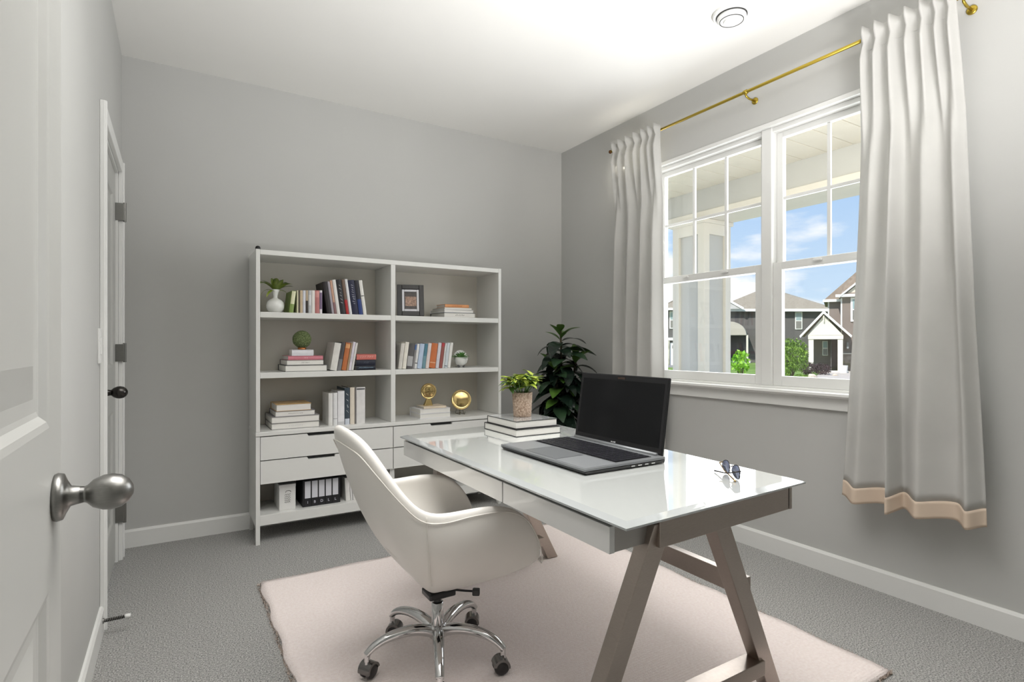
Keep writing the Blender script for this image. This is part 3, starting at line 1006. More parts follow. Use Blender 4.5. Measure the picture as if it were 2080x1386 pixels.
lying('large white bottom book of the tan-topped counter stack', 0.474, 0.745, ZC, 0.036, (128, 126, 124), 0.265, letters=(9, (196, 196, 196), 0.012))
lying('large white second book of the tan-topped counter stack', 0.474, 0.745, ZC + 0.0365, 0.037, (150, 148, 146), 0.265)
lying('grey-covered third book of the tan-topped counter stack', 0.494, 0.719, ZC + 0.0740, 0.031, (126, 124, 130), 0.23, letters=(14, (140, 138, 142), 0.008))
lying('white book with tan cover on top of the counter stack', 0.500, 0.697, ZC + 0.1055, 0.040, (196, 160, 104), 0.22, top=(198, 162, 106))
lying('white book under two others beneath the gold disc on foot', 1.387, 1.612, ZC, 0.032, (226, 226, 230), 0.185)
lying('white book in the middle beneath the gold disc on foot', 1.387, 1.612, ZC + 0.0325, 0.031, (228, 228, 230), 0.185)
lying('thin cream notebook directly under the gold disc on foot', 1.419, 1.584, ZC + 0.0640, 0.014, (222, 208, 186), 0.14, pages_front=False, y=3.46)

# ------------------------------------------------------------------ bookcase ornaments
def leaf_mesh(name, ln, wd, droop, fold, mat, nl=7, tip=0.5):
    bm = B()
    rows = []
    for j in range(nl + 1):
        f = j / nl
        w = wd * (math.sin(math.pi * min(1, f ** (0.75 if tip < 0.5 else 0.9))) ** 0.8) * 0.5 if 0 < j < nl else wd * 0.04
        ang = droop * f
        y = ln * (math.sin(ang) / droop if abs(droop) > 1e-4 else f)
        z = -ln * ((1 - math.cos(ang)) / droop if abs(droop) > 1e-4 else 0)
        rows.append([bm.verts.new((-w, y, z + fold * w)), bm.verts.new((0, y, z)), bm.verts.new((w, y, z + fold * w))])
    for a, c in zip(rows, rows[1:]):
        for i in range(2):
            bm.faces.new((a[i], a[i + 1], c[i + 1], c[i]))
    me = bpy.data.meshes.new(name)
    bmesh.ops.recalc_face_normals(bm, faces=bm.faces[:])
    bm.to_mesh(me)
    bm.free()
    me.materials.append(mat)
    for p in me.polygons: p.use_smooth = True
    return me
def put_leaf(me, parent, loc, az, el, roll=0.0, s=1.0, name='leaf'):
    o = bpy.data.objects.new(name, me)
    COL.objects.link(o)
    o.parent = parent
    o.matrix_local = Matrix.Translation(Vector(loc)) @ Matrix.Rotation(az - math.pi / 2, 4, 'Z') @ Matrix.Rotation(el, 4, 'X') @ Matrix.Rotation(roll, 4, 'Y') @ Matrix.Diagonal((s, s, s, 1))
    return o

# white vase with variegated leaves
va = thing('vase', 'round white vase holding drooping variegated green leaves', 'vase', (0.503, 3.50, ZS1))
obj('body', lathe(B(), [(0.0001, 0), (0.026, 0), (0.040, 0.010), (0.049, 0.030), (0.050, 0.044), (0.045, 0.064), (0.032, 0.078), (0.017, 0.084), (0.0125, 0.090), (0.0125, 0.100), (0.018, 0.122), (0.025, 0.138), (0.022, 0.138), (0.010, 0.104), (0.0001, 0.10)], 36, caps=False), PORC, va, smooth=True)
vl = [leaf_mesh('vase_leaf_a', 0.135, 0.042, 1.2, 0.3, LEAFV), leaf_mesh('vase_leaf_b', 0.115, 0.038, 0.8, 0.3, LEAFV), leaf_mesh('vase_leaf_c', 0.10, 0.022, 2.2, 0.2, LEAFY)]
for k, (az, el, s, m_) in enumerate([(200, 55, 1.0, 0), (170, 35, 1.05, 2), (95, 75, 0.95, 1), (60, 62, 1.0, 0), (20, 42, 1.0, 1), (-10, 30, 0.95, 2), (-60, 60, 0.9, 1), (-95, 70, 0.9, 0), (-130, 48, 1.0, 0), (140, 60, 1.0, 1), (230, 20, 0.8, 2), (-30, 55, 0.85, 0)]):
    put_leaf(vl[m_], va, (0.008 * math.cos(R(az)), 0.008 * math.sin(R(az)), 0.128), R(az), R(el), R(random.uniform(-25, 25)), s)

# moss ball on copper foot
mb = thing('moss_ball', 'round green moss ball on a small copper foot', 'ornament', (0.652, 3.50, ZS2 + 0.1297))
obj('foot', lathe(B(), [(0.0001, 0), (0.022, 0), (0.025, 0.004), (0.023, 0.014), (0.0001, 0.014)], 24, caps=False), M('copper', C(196, 130, 84), 0.3, 0.9), mb, smooth=True)
b = B()
bmesh.ops.create_icosphere(b, subdivisions=4, radius=0.053)
rn = random.Random(9)
for v in b.verts:
    v.co *= 1 + rn.uniform(-0.035, 0.035)
    v.co.z += 0.062
obj('moss', b, MOSS, mb, smooth=False)

# picture frame leaning back
pf = thing('picture_frame', 'black picture frame with silver mount beside the flat book stack', 'picture frame', (1.335, 3.48, ZS1), R(-16))
TILT = Matrix.Rotation(R(-12), 4, 'X')
def frame_ring(x, z0, z1, w, y0, y1, mx):
    b = B()
    box(b, -x, -x + w, y0, y1, z0, z1, 0.002, 1)
    box(b, x - w, x, y0, y1, z0, z1, 0.002, 1)
    box(b, -x + w, x - w, y0, y1, z0, z0 + w, 0.002, 1)
    box(b, -x + w, x - w, y0, y1, z1 - w, z1, 0.002, 1)
    bmesh.ops.transform(b, matrix=mx, verts=b.verts[:])
    return b
obj('frame', frame_ring(0.088, 0.004, 0.218, 0.031, -0.010, 0.012, TILT), M('frame_black', C(36, 35, 34), 0.3, var=0.1, vscale=40), pf)
obj('mount', frame_ring(0.057, 0.035, 0.187, 0.016, -0.004, 0.006, TILT), M('silver_mount', C(196, 196, 200), 0.35, 0.3), pf)
obj('photo', box(B(), -0.041, 0.041, 0.000, 0.003, 0.051, 0.171, mx=TILT), M('photo_print', C(34, 30, 30), 0.25, vscale=38, col2=C(70, 58, 52)), pf)
obj('photo_subject', box(B(), -0.034, 0.038, -0.0008, 0.0, 0.072, 0.138, mx=TILT), M('photo_subject', C(92, 62, 48), 0.3, vscale=120, col2=C(196, 160, 136)), pf)
obj('backing', box(B(), -0.083, 0.083, 0.0062, 0.010, 0.008, 0.214, mx=TILT), BLACK, pf)
obj('easel_leg', bar(B(), (0, 0.05, 0.15), (0, 0.095, 0.002), 0.03, 0.003), BLACK, pf)

# succulent in white footed pot with white scalloped shell behind
su = thing('potted_succulent', 'small green succulent in a footed white pot', 'plant', (1.71, 3.50, ZS2))
obj('pot', lathe(B(), [(0.0001, 0.013), (0.022, 0.013), (0.036, 0.028), (0.041, 0.048), (0.041, 0.072), (0.038, 0.072), (0.036, 0.064), (0.0001, 0.064)], 32, caps=False), PORC, su, smooth=True)
for a in (90, 210, 330):
    obj('foot', lathe(B(), [(0.006, 0), (0.009, 0.018)], 10, Matrix.Translation((0.021 * math.cos(R(a)), 0.021 * math.sin(R(a)), 0))), M('pot_foot', C(92, 92, 92), 0.5), su)
sl = [leaf_mesh('succulent_leaf_a', 0.060, 0.017, 0.5, 0.5, SUCC, 5), leaf_mesh('succulent_leaf_b', 0.050, 0.015, -0.3, 0.5, SUCC, 5)]
for k in range(46):
    az = k * 2.39996
    el = R(78 - 62 * (k / 46) ** 0.7)
    put_leaf(sl[k % 2], su, (0.018 * (k / 46) * math.cos(az), 0.018 * (k / 46) * math.sin(az), 0.062), az, el, 0, random.uniform(0.85, 1.1))
sc = thing('scalloped_dish', 'white scalloped dish leaning behind the succulent pot', 'dish', (1.745, 3.585, ZS2))
b = B()
NS = 44
def scal(th, r):
    rr = r * (1 + 0.05 * abs(math.sin(th * 7)))
    return Matrix.Translation((0, 0, 0.0615)) @ Matrix.Rotation(R(-12), 4, 'X') @ Vector((rr * math.cos(th), 0.016 * (r / 0.055) ** 2 * -1, rr * math.sin(th)))
ctr = b.verts.new(scal(0, 0.0001))
prev = None
rings = []
for r_ in (0.02, 0.04, 0.055):
    rings.append([b.verts.new(scal(2 * math.pi * i / NS, r_)) for i in range(NS)])
for i in range(NS):
    b.faces.new((ctr, rings[0][i], rings[0][(i + 1) % NS]))
    for q, w_ in zip(rings, rings[1:]):
        b.faces.new((q[i], q[(i + 1) % NS], w_[(i + 1) % NS], w_[i]))
bmesh.ops.recalc_face_normals(b, faces=b.faces[:])
so = obj('dish', b, PORC, sc, smooth=True)
md = so.modifiers.new('solid', 'SOLIDIFY')
md.thickness = 0.004
obj('stand', box(B(), -0.02, 0.02, -0.012, 0.03, 0, 0.007, 0.002), PORC, sc)

# gold discs
def disc(root, c, r, tilt, rotz):
    mx = Matrix.Translation(Vector(c)) @ Matrix.Rotation(R(rotz), 4, 'Z') @ Matrix.Rotation(R(90 + tilt), 4, 'X')
    prof = [(0.0001, 0.016), (r * 0.35, 0.0155), (r * 0.7, 0.0125), (r * 0.88, 0.008), (r * 0.9, 0.012), (r * 0.97, 0.012), (r, 0.006), (r, -0.006), (r * 0.96, -0.011), (r * 0.5, -0.018), (0.0001, -0.02)]
    return obj('disc', lathe(B(), prof, 40, mx, caps=False), GOLD, root, smooth=True)
g1 = thing('gold_disc', 'polished gold disc on a flared foot standing on white books', 'ornament', (1.482, 3.53, ZC + 0.0782))
disc(g1, (0, 0, 0.098), 0.054, 0, -14)
b = B()
hexa(b, [(-0.036, -0.016, 0), (0.026, -0.016, 0), (0.026, 0.016, 0), (-0.036, 0.016, 0)], [(-0.014, -0.009, 0.05), (0.016, -0.009, 0.05), (0.016, 0.009, 0.05), (-0.014, 0.009, 0.05)], 0.003)
obj('foot', b, GOLD, g1)
g2 = thing('gold_bowl', 'polished gold round dish tilted on a thin wire easel', 'ornament', (1.735, 3.54, ZC))
disc(g2, (0, 0, 0.103), 0.071, -14, -20)
b = B()
for s in (-1, 1):
    tube(b, [(s * 0.018, -0.02, 0.002), (s * 0.018, 0.055, 0.002), (s * 0.01, 0.035, 0.09)], 0.0016, 6)
    tube(b, [(s * 0.018, -0.02, 0.002), (s * 0.018, -0.024, 0.02)], 0.0016, 6)
tube(b, [(-0.018, 0.052, 0.002), (0.018, 0.052, 0.002)], 0.0016, 6)
tube(b, [(-0.018, -0.008, 0.002), (-0.012, 0.0, 0.036), (0.012, 0.0, 0.036), (0.018, -0.008, 0.002)], 0.0016, 6)
obj('easel', b, M('wire_grey', C(110, 104, 84), 0.4, 0.8), g2)

# white script box and black binder box on the low shelf
wb = thing('storage_box', 'white upright box with black script on the low shelf', 'box', (0.562, 3.45, ZBS))
obj('body', box(B(), -0.045, 0.045, 0, 0.20, 0, 0.146, 0.002), M('white_card', C(226, 225, 222), 0.7), wb)
obj('lid', box(B(), -0.0465, 0.0465, -0.001, 0.201, 0.132, 0.150, 0.002), M('white_card', None), wb)
INK = M('black_ink', C(60, 60, 62), 0.6)
b = B()
for k in range(5):
    z = 0.045 + 0.011 * k
    tube(b, [(-0.016 + 0.032 * i / 14, -0.0006, z + 0.0035 * math.sin(i * 1.3 + k) + 0.002 * i / 14) for i in range(15)], 0.0009, 5)
tube(b, [(0.004 + 0.014 * math.cos(R(a)), -0.0006, 0.105 + 0.008 * math.sin(R(a))) for a in range(-20, 220, 20)], 0.0013, 5)
obj('script', b, INK, wb)
bb_ = thing('binder_box', 'black slipcase of five white-labelled binders on the low shelf', 'binders', (0.757, 3.45, ZBS))
BLK = M('black_card', C(26, 26, 30), 0.5)
obj('case', box(B(), -0.110, 0.110, 0, 0.22, 0, 0.160, 0.002), BLK, bb_)
WL = M('white_label', C(214, 214, 220), 0.7)
WI = M('white_ink', C(210, 208, 220), 0.6)
for k, ch in enumerate('1BDLL'):
    x = -0.082 + 0.0405 * k
    q = obj('binder', box(B(), x - 0.0175, x + 0.0175, -0.002, 0.0, 0.003, 0.157, 0.0006, 1), BLK, bb_)
    obj('label_strip', box(B(), x - 0.0165, x + 0.0165, -0.003, -0.002, 0.052, 0.152), WL, q)
    text('letter', ch, 0.022, WI, q, (x, -0.0024, 0.026), (R(90), 0, 0))

# ------------------------------------------------------------------ desk
DA, DB_, DC_, DD_ = Vector((0.855, 0.915)), Vector((1.605, 0.95)), Vector((1.675, 2.48)), Vector((0.855, 2.36))
def dk(u, v, z):
    p = DA * (1 - u) * (1 - v) + DB_ * u * (1 - v) + DC_ * u * v + DD_ * (1 - u) * v
    return (p.x, p.y, z)
def dbox(bm, u0, u1, v0, v1, z0, z1, bev=0.0):
    q = ((u0, v0), (u1, v0), (u1, v1), (u0, v1))
    return hexa(bm, [dk(a, c, z0) for a, c in q], [dk(a, c, z1) for a, c in q], bev)
desk = thing('desk', 'white glass-topped desk with brushed steel A-frame legs', 'desk', (1.25, 1.68, 0.0))
def dpart(name, bm, m, parent=None, **k):
    return obj(name, bm, m, parent or desk, world=True, **k)
ZG = 0.73
e_u, e_v = 0.030, 0.016
gt = dpart('glass_top', dbox(B(), e_u, 1 - e_u, e_v, 1 - e_v, ZG - 0.012, ZG), GLASST)
# bevelled clear border of the glass
b = B()
t = bmesh.new()
q0 = ((0, 0), (1, 0), (1, 1), (0, 1))
q1 = ((e_u, e_v), (1 - e_u, e_v), (1 - e_u, 1 - e_v), (e_u, 1 - e_v))
ri = [[t.verts.new(dk(a, c, z)) for a, c in q] for q, z in ((q1, ZG - 0.012), (q0, ZG - 0.012), (q0, ZG - 0.007), (q1, ZG))]
for r0, r1 in zip(ri, ri[1:]):
    for i in range(4):
        t.faces.new((r0[i], r0[(i + 1) % 4], r1[(i + 1) % 4], r1[i]))
bmesh.ops.recalc_face_normals(t, faces=t.faces[:])
merge(b, t)
dpart('bevelled_border', b, GEDGE, gt)
dpart('shadow_gap', dbox(B(), 0.03, 0.955, 0.05, 0.975, ZG - 0.021, ZG - 0.0122), DARK)
dpart('drawer_body', dbox(B(), 0.035, 0.60, 0.045, 0.975, 0.645, ZG - 0.021), M('drawer_box_grey', C(172, 168, 164), 0.25, 0.5))
dpart('cross_panel', dbox(B(), 0.60, 0.955, 0.06, 0.965, 0.66, ZG - 0.021), GLOSSW)
for v0, v1 in ((0.045, 0.3845), (0.3885, 0.985)):
    dpart('drawer_front', dbox(B(), 0.012, 0.035, v0, v1, 0.643, ZG - 0.023, 0.0012), GLOSSW)
# near and far A-frames
def aframe(pl, pr, fl, fr, ztop, zfoot, v_in):
    out = []
    for top, foot in ((pl, fl), (pr, fr)):
        b = B()
        t0, f0 = Vector(top), Vector(foot)
        d = (t0 - f0)
        p_low = f0 + d * (0.0145 / d.z)
        w2, h2 = 0.031, 0.0225
        lo = [(p_low.x - w2, p_low.y - h2, 0.0145), (p_low.x + w2, p_low.y - h2, 0.0145), (p_low.x + w2, p_low.y + h2, 0.0145), (p_low.x - w2, p_low.y + h2, 0.0145)]
        hi = [(t0.x - w2, t0.y - h2, t0.z), (t0.x + w2, t0.y - h2, t0.z), (t0.x + w2, t0.y + h2, t0.z), (t0.x - w2, t0.y + h2, t0.z)]
        hexa(b, lo, hi, 0.002)
        l_ = dpart('leg', b, DESKM)
        dpart('glide', box(B(), p_low.x - 0.02, p_low.x + 0.02, p_low.y - 0.015, p_low.y + 0.015, 0.0125, 0.0147), BLACK, l_)
    def at(z, top, foot):
        t0, f0 = Vector(top), Vector(foot)
        return f0 + (t0 - f0) * (z / t0.z)
    a, c = at(0.125, pl, fl), at(0.125, pr, fr)
    b = B()
    box(b, a.x + 0.03, c.x - 0.03, (a.y + c.y) / 2 - 0.03, (a.y + c.y) / 2 + 0.03, 0.105, 0.150, 0.002)
    dpart('foot_bar', b, DESKM)
aframe((1.025, 0.985, 0.695), (1.255, 1.0, 0.66), (0.835, 1.10, 0), (1.675, 1.112, 0), 0.7, 0, 0)
aframe((1.05, 2.335, 0.695), (1.33, 2.375, 0.695), (1.0, 2.30, 0), (1.70, 2.385, 0), 0.7, 0, 0)
# end aprons
b = B()
hexa(b, [(1.005, 0.958, 0.637), (1.575, 0.985, 0.637), (1.575, 1.012, 0.637), (1.005, 1.008, 0.637)],
     [(1.005, 0.958, 0.7175), (1.575, 0.985, 0.7175), (1.575, 1.012, 0.7175), (1.005, 1.008, 0.7175)], 0.0015)
dpart('end_apron', b, DESKM)
b = B()
box(b, 1.578, 1.590, 0.984, 1.012, 0.637, 0.7175, 0.001)
dpart('end_cap', b, DESKM)
b = B()
hexa(b, [(0.90, 2.30, 0.637), (1.63, 2.38, 0.637), (1.63, 2.41, 0.637), (0.90, 2.33, 0.637)],
     [(0.90, 2.30, 0.7175), (1.63, 2.38, 0.7175), (1.63, 2.41, 0.7175), (0.90, 2.33, 0.7175)], 0.0015)
dpart('end_apron', b, DESKM)
dpart('stretcher', bar(B(), (1.485, 1.06, 0.395), (1.50, 2.38, 0.395), 0.03, 0.06, bev=0.002), DESKM)

# ------------------------------------------------------------------ laptop
lp = thing('laptop', 'open dark grey laptop with black screen on the glass desk', 'laptop', (1.24, 1.58, ZG))
LX0, LX1, LY0, LY1 = 1.068, 1.415, 1.325, 1.835
b = B()
hexa(b, [(LX0 + 0.008, LY0 + 0.004, ZG + 0.002), (LX1, LY0 + 0.004, ZG + 0.002), (LX1, LY1 - 0.004, ZG + 0.002), (LX0 + 0.008, LY1 - 0.004, ZG + 0.002)],
     [(LX0, LY0, ZG + 0.012), (LX1, LY0, ZG + 0.014), (LX1, LY1, ZG + 0.014), (LX0, LY1, ZG + 0.012)], 0.0015)
lb = obj('lower_case', b, BEZEL, lp, world=True)
b = B()
hexa(b, [(LX0, LY0, ZG + 0.013), (LX1, LY0, ZG + 0.015), (LX1, LY1, ZG + 0.015), (LX0, LY1, ZG + 0.013)],
     [(LX0 + 0.001, LY0 + 0.001, ZG + 0.020), (LX1, LY0 + 0.001, ZG + 0.023), (LX1, LY1 - 0.001, ZG + 0.023), (LX0 + 0.001, LY1 - 0.001, ZG + 0.020)], 0.0012)
dk_ = obj('palm_rest', b, ALU, lp, world=True)
KX0, KX1, KY0, KY1 = 1.215, 1.375, 1.35, 1.815
def kz(x): return ZG + 0.0205 + 0.003 * (x - LX0) / (LX1 - LX0)
b = hexa(B(), [(KX0, KY0, kz(KX0) - 0.002), (KX1, KY0, kz(KX1) - 0.002), (KX1, KY1, kz(KX1) - 0.002), (KX0, KY1, kz(KX0) - 0.002)],
         [(KX0, KY0, kz(KX0) + 0.0003), (KX1, KY0, kz(KX1) + 0.0003), (KX1, KY1, kz(KX1) + 0.0003), (KX0, KY1, kz(KX0) + 0.0003)])
kb = obj('keyboard_tray', b, M('keyboard_black', C(16, 16, 20), 0.4), lp, world=True)
b = B()
for r_ in range(6):
    x0 = KX0 + 0.004 + r_ * (KX1 - KX0 - 0.008) / 6
    x1 = x0 + (KX1 - KX0 - 0.008) / 6 - 0.003
    y = KY0 + 0.004
    while y < KY1 - 0.012:
        w = 0.0225
        if r_ == 0 and 1.52 < y < 1.6: w = 0.13
        y1 = min(y + w, KY1 - 0.004)
        box(b, x0, x1, y, y1, kz(x0), kz(x0) + 0.0032, 0.0008, 1)
        y = y1 + 0.003
ko = obj('keys', b, M('key_caps', C(28, 28, 34), 0.3), kb, world=True)
ko['kind'] = 'stuff'
obj('touchpad', hexa(B(), [(1.085, 1.50, kz(1.085) - 0.001), (1.20, 1.50, kz(1.2) - 0.001), (1.20, 1.68, kz(1.2) - 0.001), (1.085, 1.68, kz(1.085) - 0.001)],
    [(1.085, 1.50, kz(1.085) + 0.0004), (1.20, 1.50, kz(1.2) + 0.0004), (1.20, 1.68, kz(1.2) + 0.0004), (1.085, 1.68, kz(1.085) + 0.0004)]), M('touchpad_grey', C(122, 125, 128), 0.3, 0.3), dk_, world=True)
for ya, yb_ in ((1.335, 1.492), (1.688, 1.825)):
    obj('palm_panel', hexa(B(), [(1.078, ya, kz(1.078) - 0.001), (1.205, ya, kz(1.205) - 0.001), (1.205, yb_, kz(1.205) - 0.001), (1.078, yb_, kz(1.078) - 0.001)],
        [(1.078, ya, kz(1.078) + 0.0003), (1.205, ya, kz(1.205) + 0.0003), (1.205, yb_, kz(1.205) + 0.0003), (1.078, yb_, kz(1.078) + 0.0003)]), M('palm_grey', C(150, 153, 156), 0.35, 0.35), dk_, world=True)
obj('hinge_bar', tube(B(), [(1.405, LY0 + 0.03, ZG + 0.024), (1.405, LY1 - 0.03, ZG + 0.024)], 0.008, 12), ALU, lp, smooth=True, world=True)
for y in (LY0 + 0.004, LY0 + 0.0042):
    pass
for k in range(4):
    obj('port', box(B(), 1.26 + 0.03 * k, 1.276 + 0.03 * k, LY0 - 0.0006, LY0 + 0.004, ZG + 0.006, ZG + 0.0105), CHROME, lb, world=True)
# display: leans back from the hinge
SMX = Matrix.Translation((1.416, 0, ZG + 0.022)) @ Matrix.Rotation(R(8.5), 4, 'Y')
def sbox(name, x0, x1, y0, y1, z0, z1, m, parent, bev=0.0):
    b = box(B(), x0, x1, y0, y1, z0, z1, bev, 3)
    bmesh.ops.transform(b, matrix=SMX, verts=b.verts[:])
    return obj(name, b, m, parent, world=True)
SY0, SY1, SH_ = 1.342, 1.822, 0.268
ld = sbox('display_lid', 0.0, 0.010, SY0, SY1, -0.012, SH_, BEZEL, lp, 0.004)
sbox('bezel', -0.0012, 0.0, SY0 + 0.004, SY1 - 0.004, 0.0, SH_ - 0.005, M('bezel_face', C(26, 26, 28), 0.25), ld)
sbox('screen', -0.0018, -0.0011, SY0 + 0.017, SY1 - 0.017, 0.024, SH_ - 0.022, SCREEN, ld)
for k in range(3):
    sbox('logo_mark', -0.0022, -0.0011, 1.575 + 0.009 * k, 1.581 + 0.009 * k, 0.010, 0.0135 + 0.001 * (k == 0), M('logo_silver', C(214, 214, 214), 0.3), ld)
sbox('camera_window', -0.0020, -0.0011, 1.56, 1.60, SH_ - 0.017, SH_ - 0.010, M('webcam_brown', C(58, 44, 38), 0.2), ld)

# two books and the pot plant at the far end of the desk
def desk_book(label, x0, x1, y0, y1, z, t, jacket):
    root = thing('book', label, 'book', ((x0 + x1) / 2, (y0 + y1) / 2, z))
    cm = M('book_black_edge', C(30, 30, 30), 0.35)
    b = B()
    box(b, x0, x1, y0, y1, z, z + 0.003, 0.0006, 1)
    box(b, x0, x1, y0, y1, z + t - 0.003, z + t, 0.0006, 1)
    box(b, x0, x1, y1 - 0.004, y1, z, z + t, 0.0006, 1)
    obj('cover', b, cm, root, world=True)
    obj('pages', box(B(), x0 + 0.002, x1 - 0.003, y0 + 0.002, y1 - 0.004, z + 0.003, z + t - 0.003), PAPER, root, world=True)
    if jacket:
        obj('jacket', box(B(), x0 + 0.002, x1 - 0.002, y0 + 0.002, y1 - 0.004, z + t, z + t + 0.0005), M('grey_gloss_jacket', C(176, 178, 178), 0.08, coat=0.8), root, world=True)
    return root
desk_book('black-edged hardback lying directly on the glass desk', 1.262, 1.500, 2.035, 2.325, ZG, 0.032, False)
desk_book('black-edged hardback with glossy grey cover under the speckled pot', 1.270, 1.492, 2.050, 2.310, ZG + 0.0323, 0.033, True)
PZ = ZG + 0.0323 + 0.033 + 0.0006
dp = thing('potted_plant', 'lime green leafy plant in a speckled stone pot on two books', 'plant', (1.393, 2.192, PZ))
obj('pot', lathe(B(), [(0.0001, 0), (0.040, 0), (0.042, 0.003), (0.0475, 0.113), (0.044, 0.113), (0.042, 0.098), (0.0001, 0.098)], 40, caps=False), SPECKLE, dp, smooth=True)
obj('soil', lathe(B(), [(0.0001, 0.1), (0.0425, 0.1)], 24, caps=False), SOIL, dp)
dl = [leaf_mesh('desk_leaf_a', 0.085, 0.034, 0.8, 0.35, LEAFY), leaf_mesh('desk_leaf_b', 0.07, 0.030, 1.3, 0.3, LEAFY), leaf_mesh('desk_leaf_c', 0.075, 0.026, 1.0, 0.3, LEAFM)]
rn = random.Random(12)
b = B()
for k in range(19):
    az = k * 2.4 + 0.3
    out = rn.uniform(0.02, 0.092)
    hz_ = rn.uniform(0.128, 0.182)
    tip = (out * math.cos(az), out * math.sin(az), hz_)
    tube(b, [(0.012 * math.cos(az), 0.012 * math.sin(az), 0.098), (tip[0] * 0.6, tip[1] * 0.6, 0.125), tip], 0.0018, 5)
    for j in range(6):
        put_leaf(dl[(k + j) % 3], dp, (tip[0] * (0.7 + 0.06 * j), tip[1] * (0.7 + 0.06 * j), hz_ - 0.012 + 0.004 * j), az + (j - 2.5) * 1.05 + rn.uniform(-0.25, 0.25), R(rn.uniform(5, 52)), R(rn.uniform(-25, 25)), rn.uniform(0.7, 1.0))
obj('stems', b, LEAFM, dp, smooth=True)

# folded sunglasses
sg = thing('sunglasses', 'folded gold and black sunglasses on the glass desk corner', 'sunglasses', (1.445, 1.085, ZG), R(60))
GF = M('gold_wire', C(190, 158, 110), 0.2, 1.0)
TORT = M('tortoise_black', C(30, 22, 18), 0.2)
LENS = M('tinted_lens', C(150, 160, 190), 0.05, 0.6)
for s in (-1, 1):
    pts = [(s * 0.036 + 0.027 * math.cos(a), 0.004 * math.cos(a) ** 2, 0.024 + 0.021 * math.sin(a) * (1.0 if math.sin(a) < 0 else 0.9)) for a in [2 * math.pi * i / 24 for i in range(24)]]
    rm = obj('rim', tube(B(), pts, 0.0017, 6, closed=True), TORT, sg, smooth=True)
    b = B()
    c0 = b.verts.new((s * 0.036, 0.001, 0.024))
    vs_ = [b.verts.new(p) for p in pts]
    for i in range(24):
        b.faces.new((c0, vs_[i], vs_[(i + 1) % 24]))
    lo = obj('lens', b, LENS, rm, smooth=True)
    lo.modifiers.new('solid', 'SOLIDIFY').thickness = 0.0014
    y0 = 0.012 if s > 0 else 0.020
    tp = obj('temple', tube(B(), [(s * 0.065, 0.002, 0.032), (s * 0.066, y0, 0.030), (s * 0.02, y0 + 0.004, 0.016), (-s * 0.05, y0 + 0.006, 0.006), (-s * 0.068, y0 + 0.007, 0.004)], [0.002, 0.0022, 0.0018, 0.0022, 0.0026], 6), GF if s > 0 else TORT, sg, smooth=True)
obj('bridge', tube(B(), [(-0.010, 0, 0.030), (0, -0.003, 0.034), (0.010, 0, 0.030)], 0.0016, 6), GF, sg, smooth=True)

# ------------------------------------------------------------------ office chair
CHX, CHY = 0.797, 1.817
RUGZ = 0.0125
ch = thing('office_chair', 'white leather tub office chair on a chrome five-star base', 'chair', (CHX, CHY, RUGZ))
half = [(0.238, 0.0, 0.446), (0.242, -0.12, 0.446), (0.262, -0.205, 0.425), (0.282, -0.246, 0.372), (0.268, -0.260, 0.440), (0.244, -0.265, 0.500),
        (0.198, -0.269, 0.560), (0.125, -0.271, 0.600), (0.010, -0.270, 0.606), (-0.10, -0.266, 0.598), (-0.168, -0.258, 0.616),
        (-0.230, -0.240, 0.685), (-0.290, -0.208, 0.768), (-0.330, -0.160, 0.828), (-0.349, -0.085, 0.848), (-0.353, 0.0, 0.852)]
rim = half + [(x, -y, z) for x, y, z in half[-2:0:-1]]
CC = Vector((-0.012, 0, 0.236))
def ctrl(p):
    x, y, z = p
    if x > 0.2:
        return Vector((x * 0.86, y * 1.05, 0.345))
    k = min(1, max(0, (-x - 0.10) / 0.22))
    xk = x * 0.9 * (1 - k) + -0.235 * k
    yk = y * (1.22 * (1 - k) + 1.0 * k)
    return Vector((xk, yk, 0.385 * (1 - k) + 0.40 * k))
def shell_pt(p, t):
    p = Vector(p)
    K = ctrl(p)
    return p * (1 - t) ** 2 + K * 2 * t * (1 - t) + CC * t * t
b = B()
ts = [0, 0.07, 0.18, 0.32, 0.46, 0.6, 0.75, 0.9]
rings = [[b.verts.new(shell_pt(p, t_)) for p in rim] for t_ in ts]
N = len(rim)
for a, c in zip(rings, rings[1:]):
    for i in range(N):
        b.faces.new((a[i], a[(i + 1) % N], c[(i + 1) % N], c[i]))
cv = b.verts.new(CC)
for i in range(N):
    b.faces.new((rings[-1][i], rings[-1][(i + 1) % N], cv))
bmesh.ops.recalc_face_normals(b, faces=b.faces[:])
b.normal_update()
if cv.normal.z > 0:
    bmesh.ops.reverse_faces(b, faces=b.faces[:])
sh = obj('shell', b, LEATHER, ch, smooth=True)
md = sh.modifiers.new('solid', 'SOLIDIFY')
md.thickness = 0.034
md.offset = -1
md = sh.modifiers.new('sub', 'SUBSURF')
md.levels = md.render_levels = 2
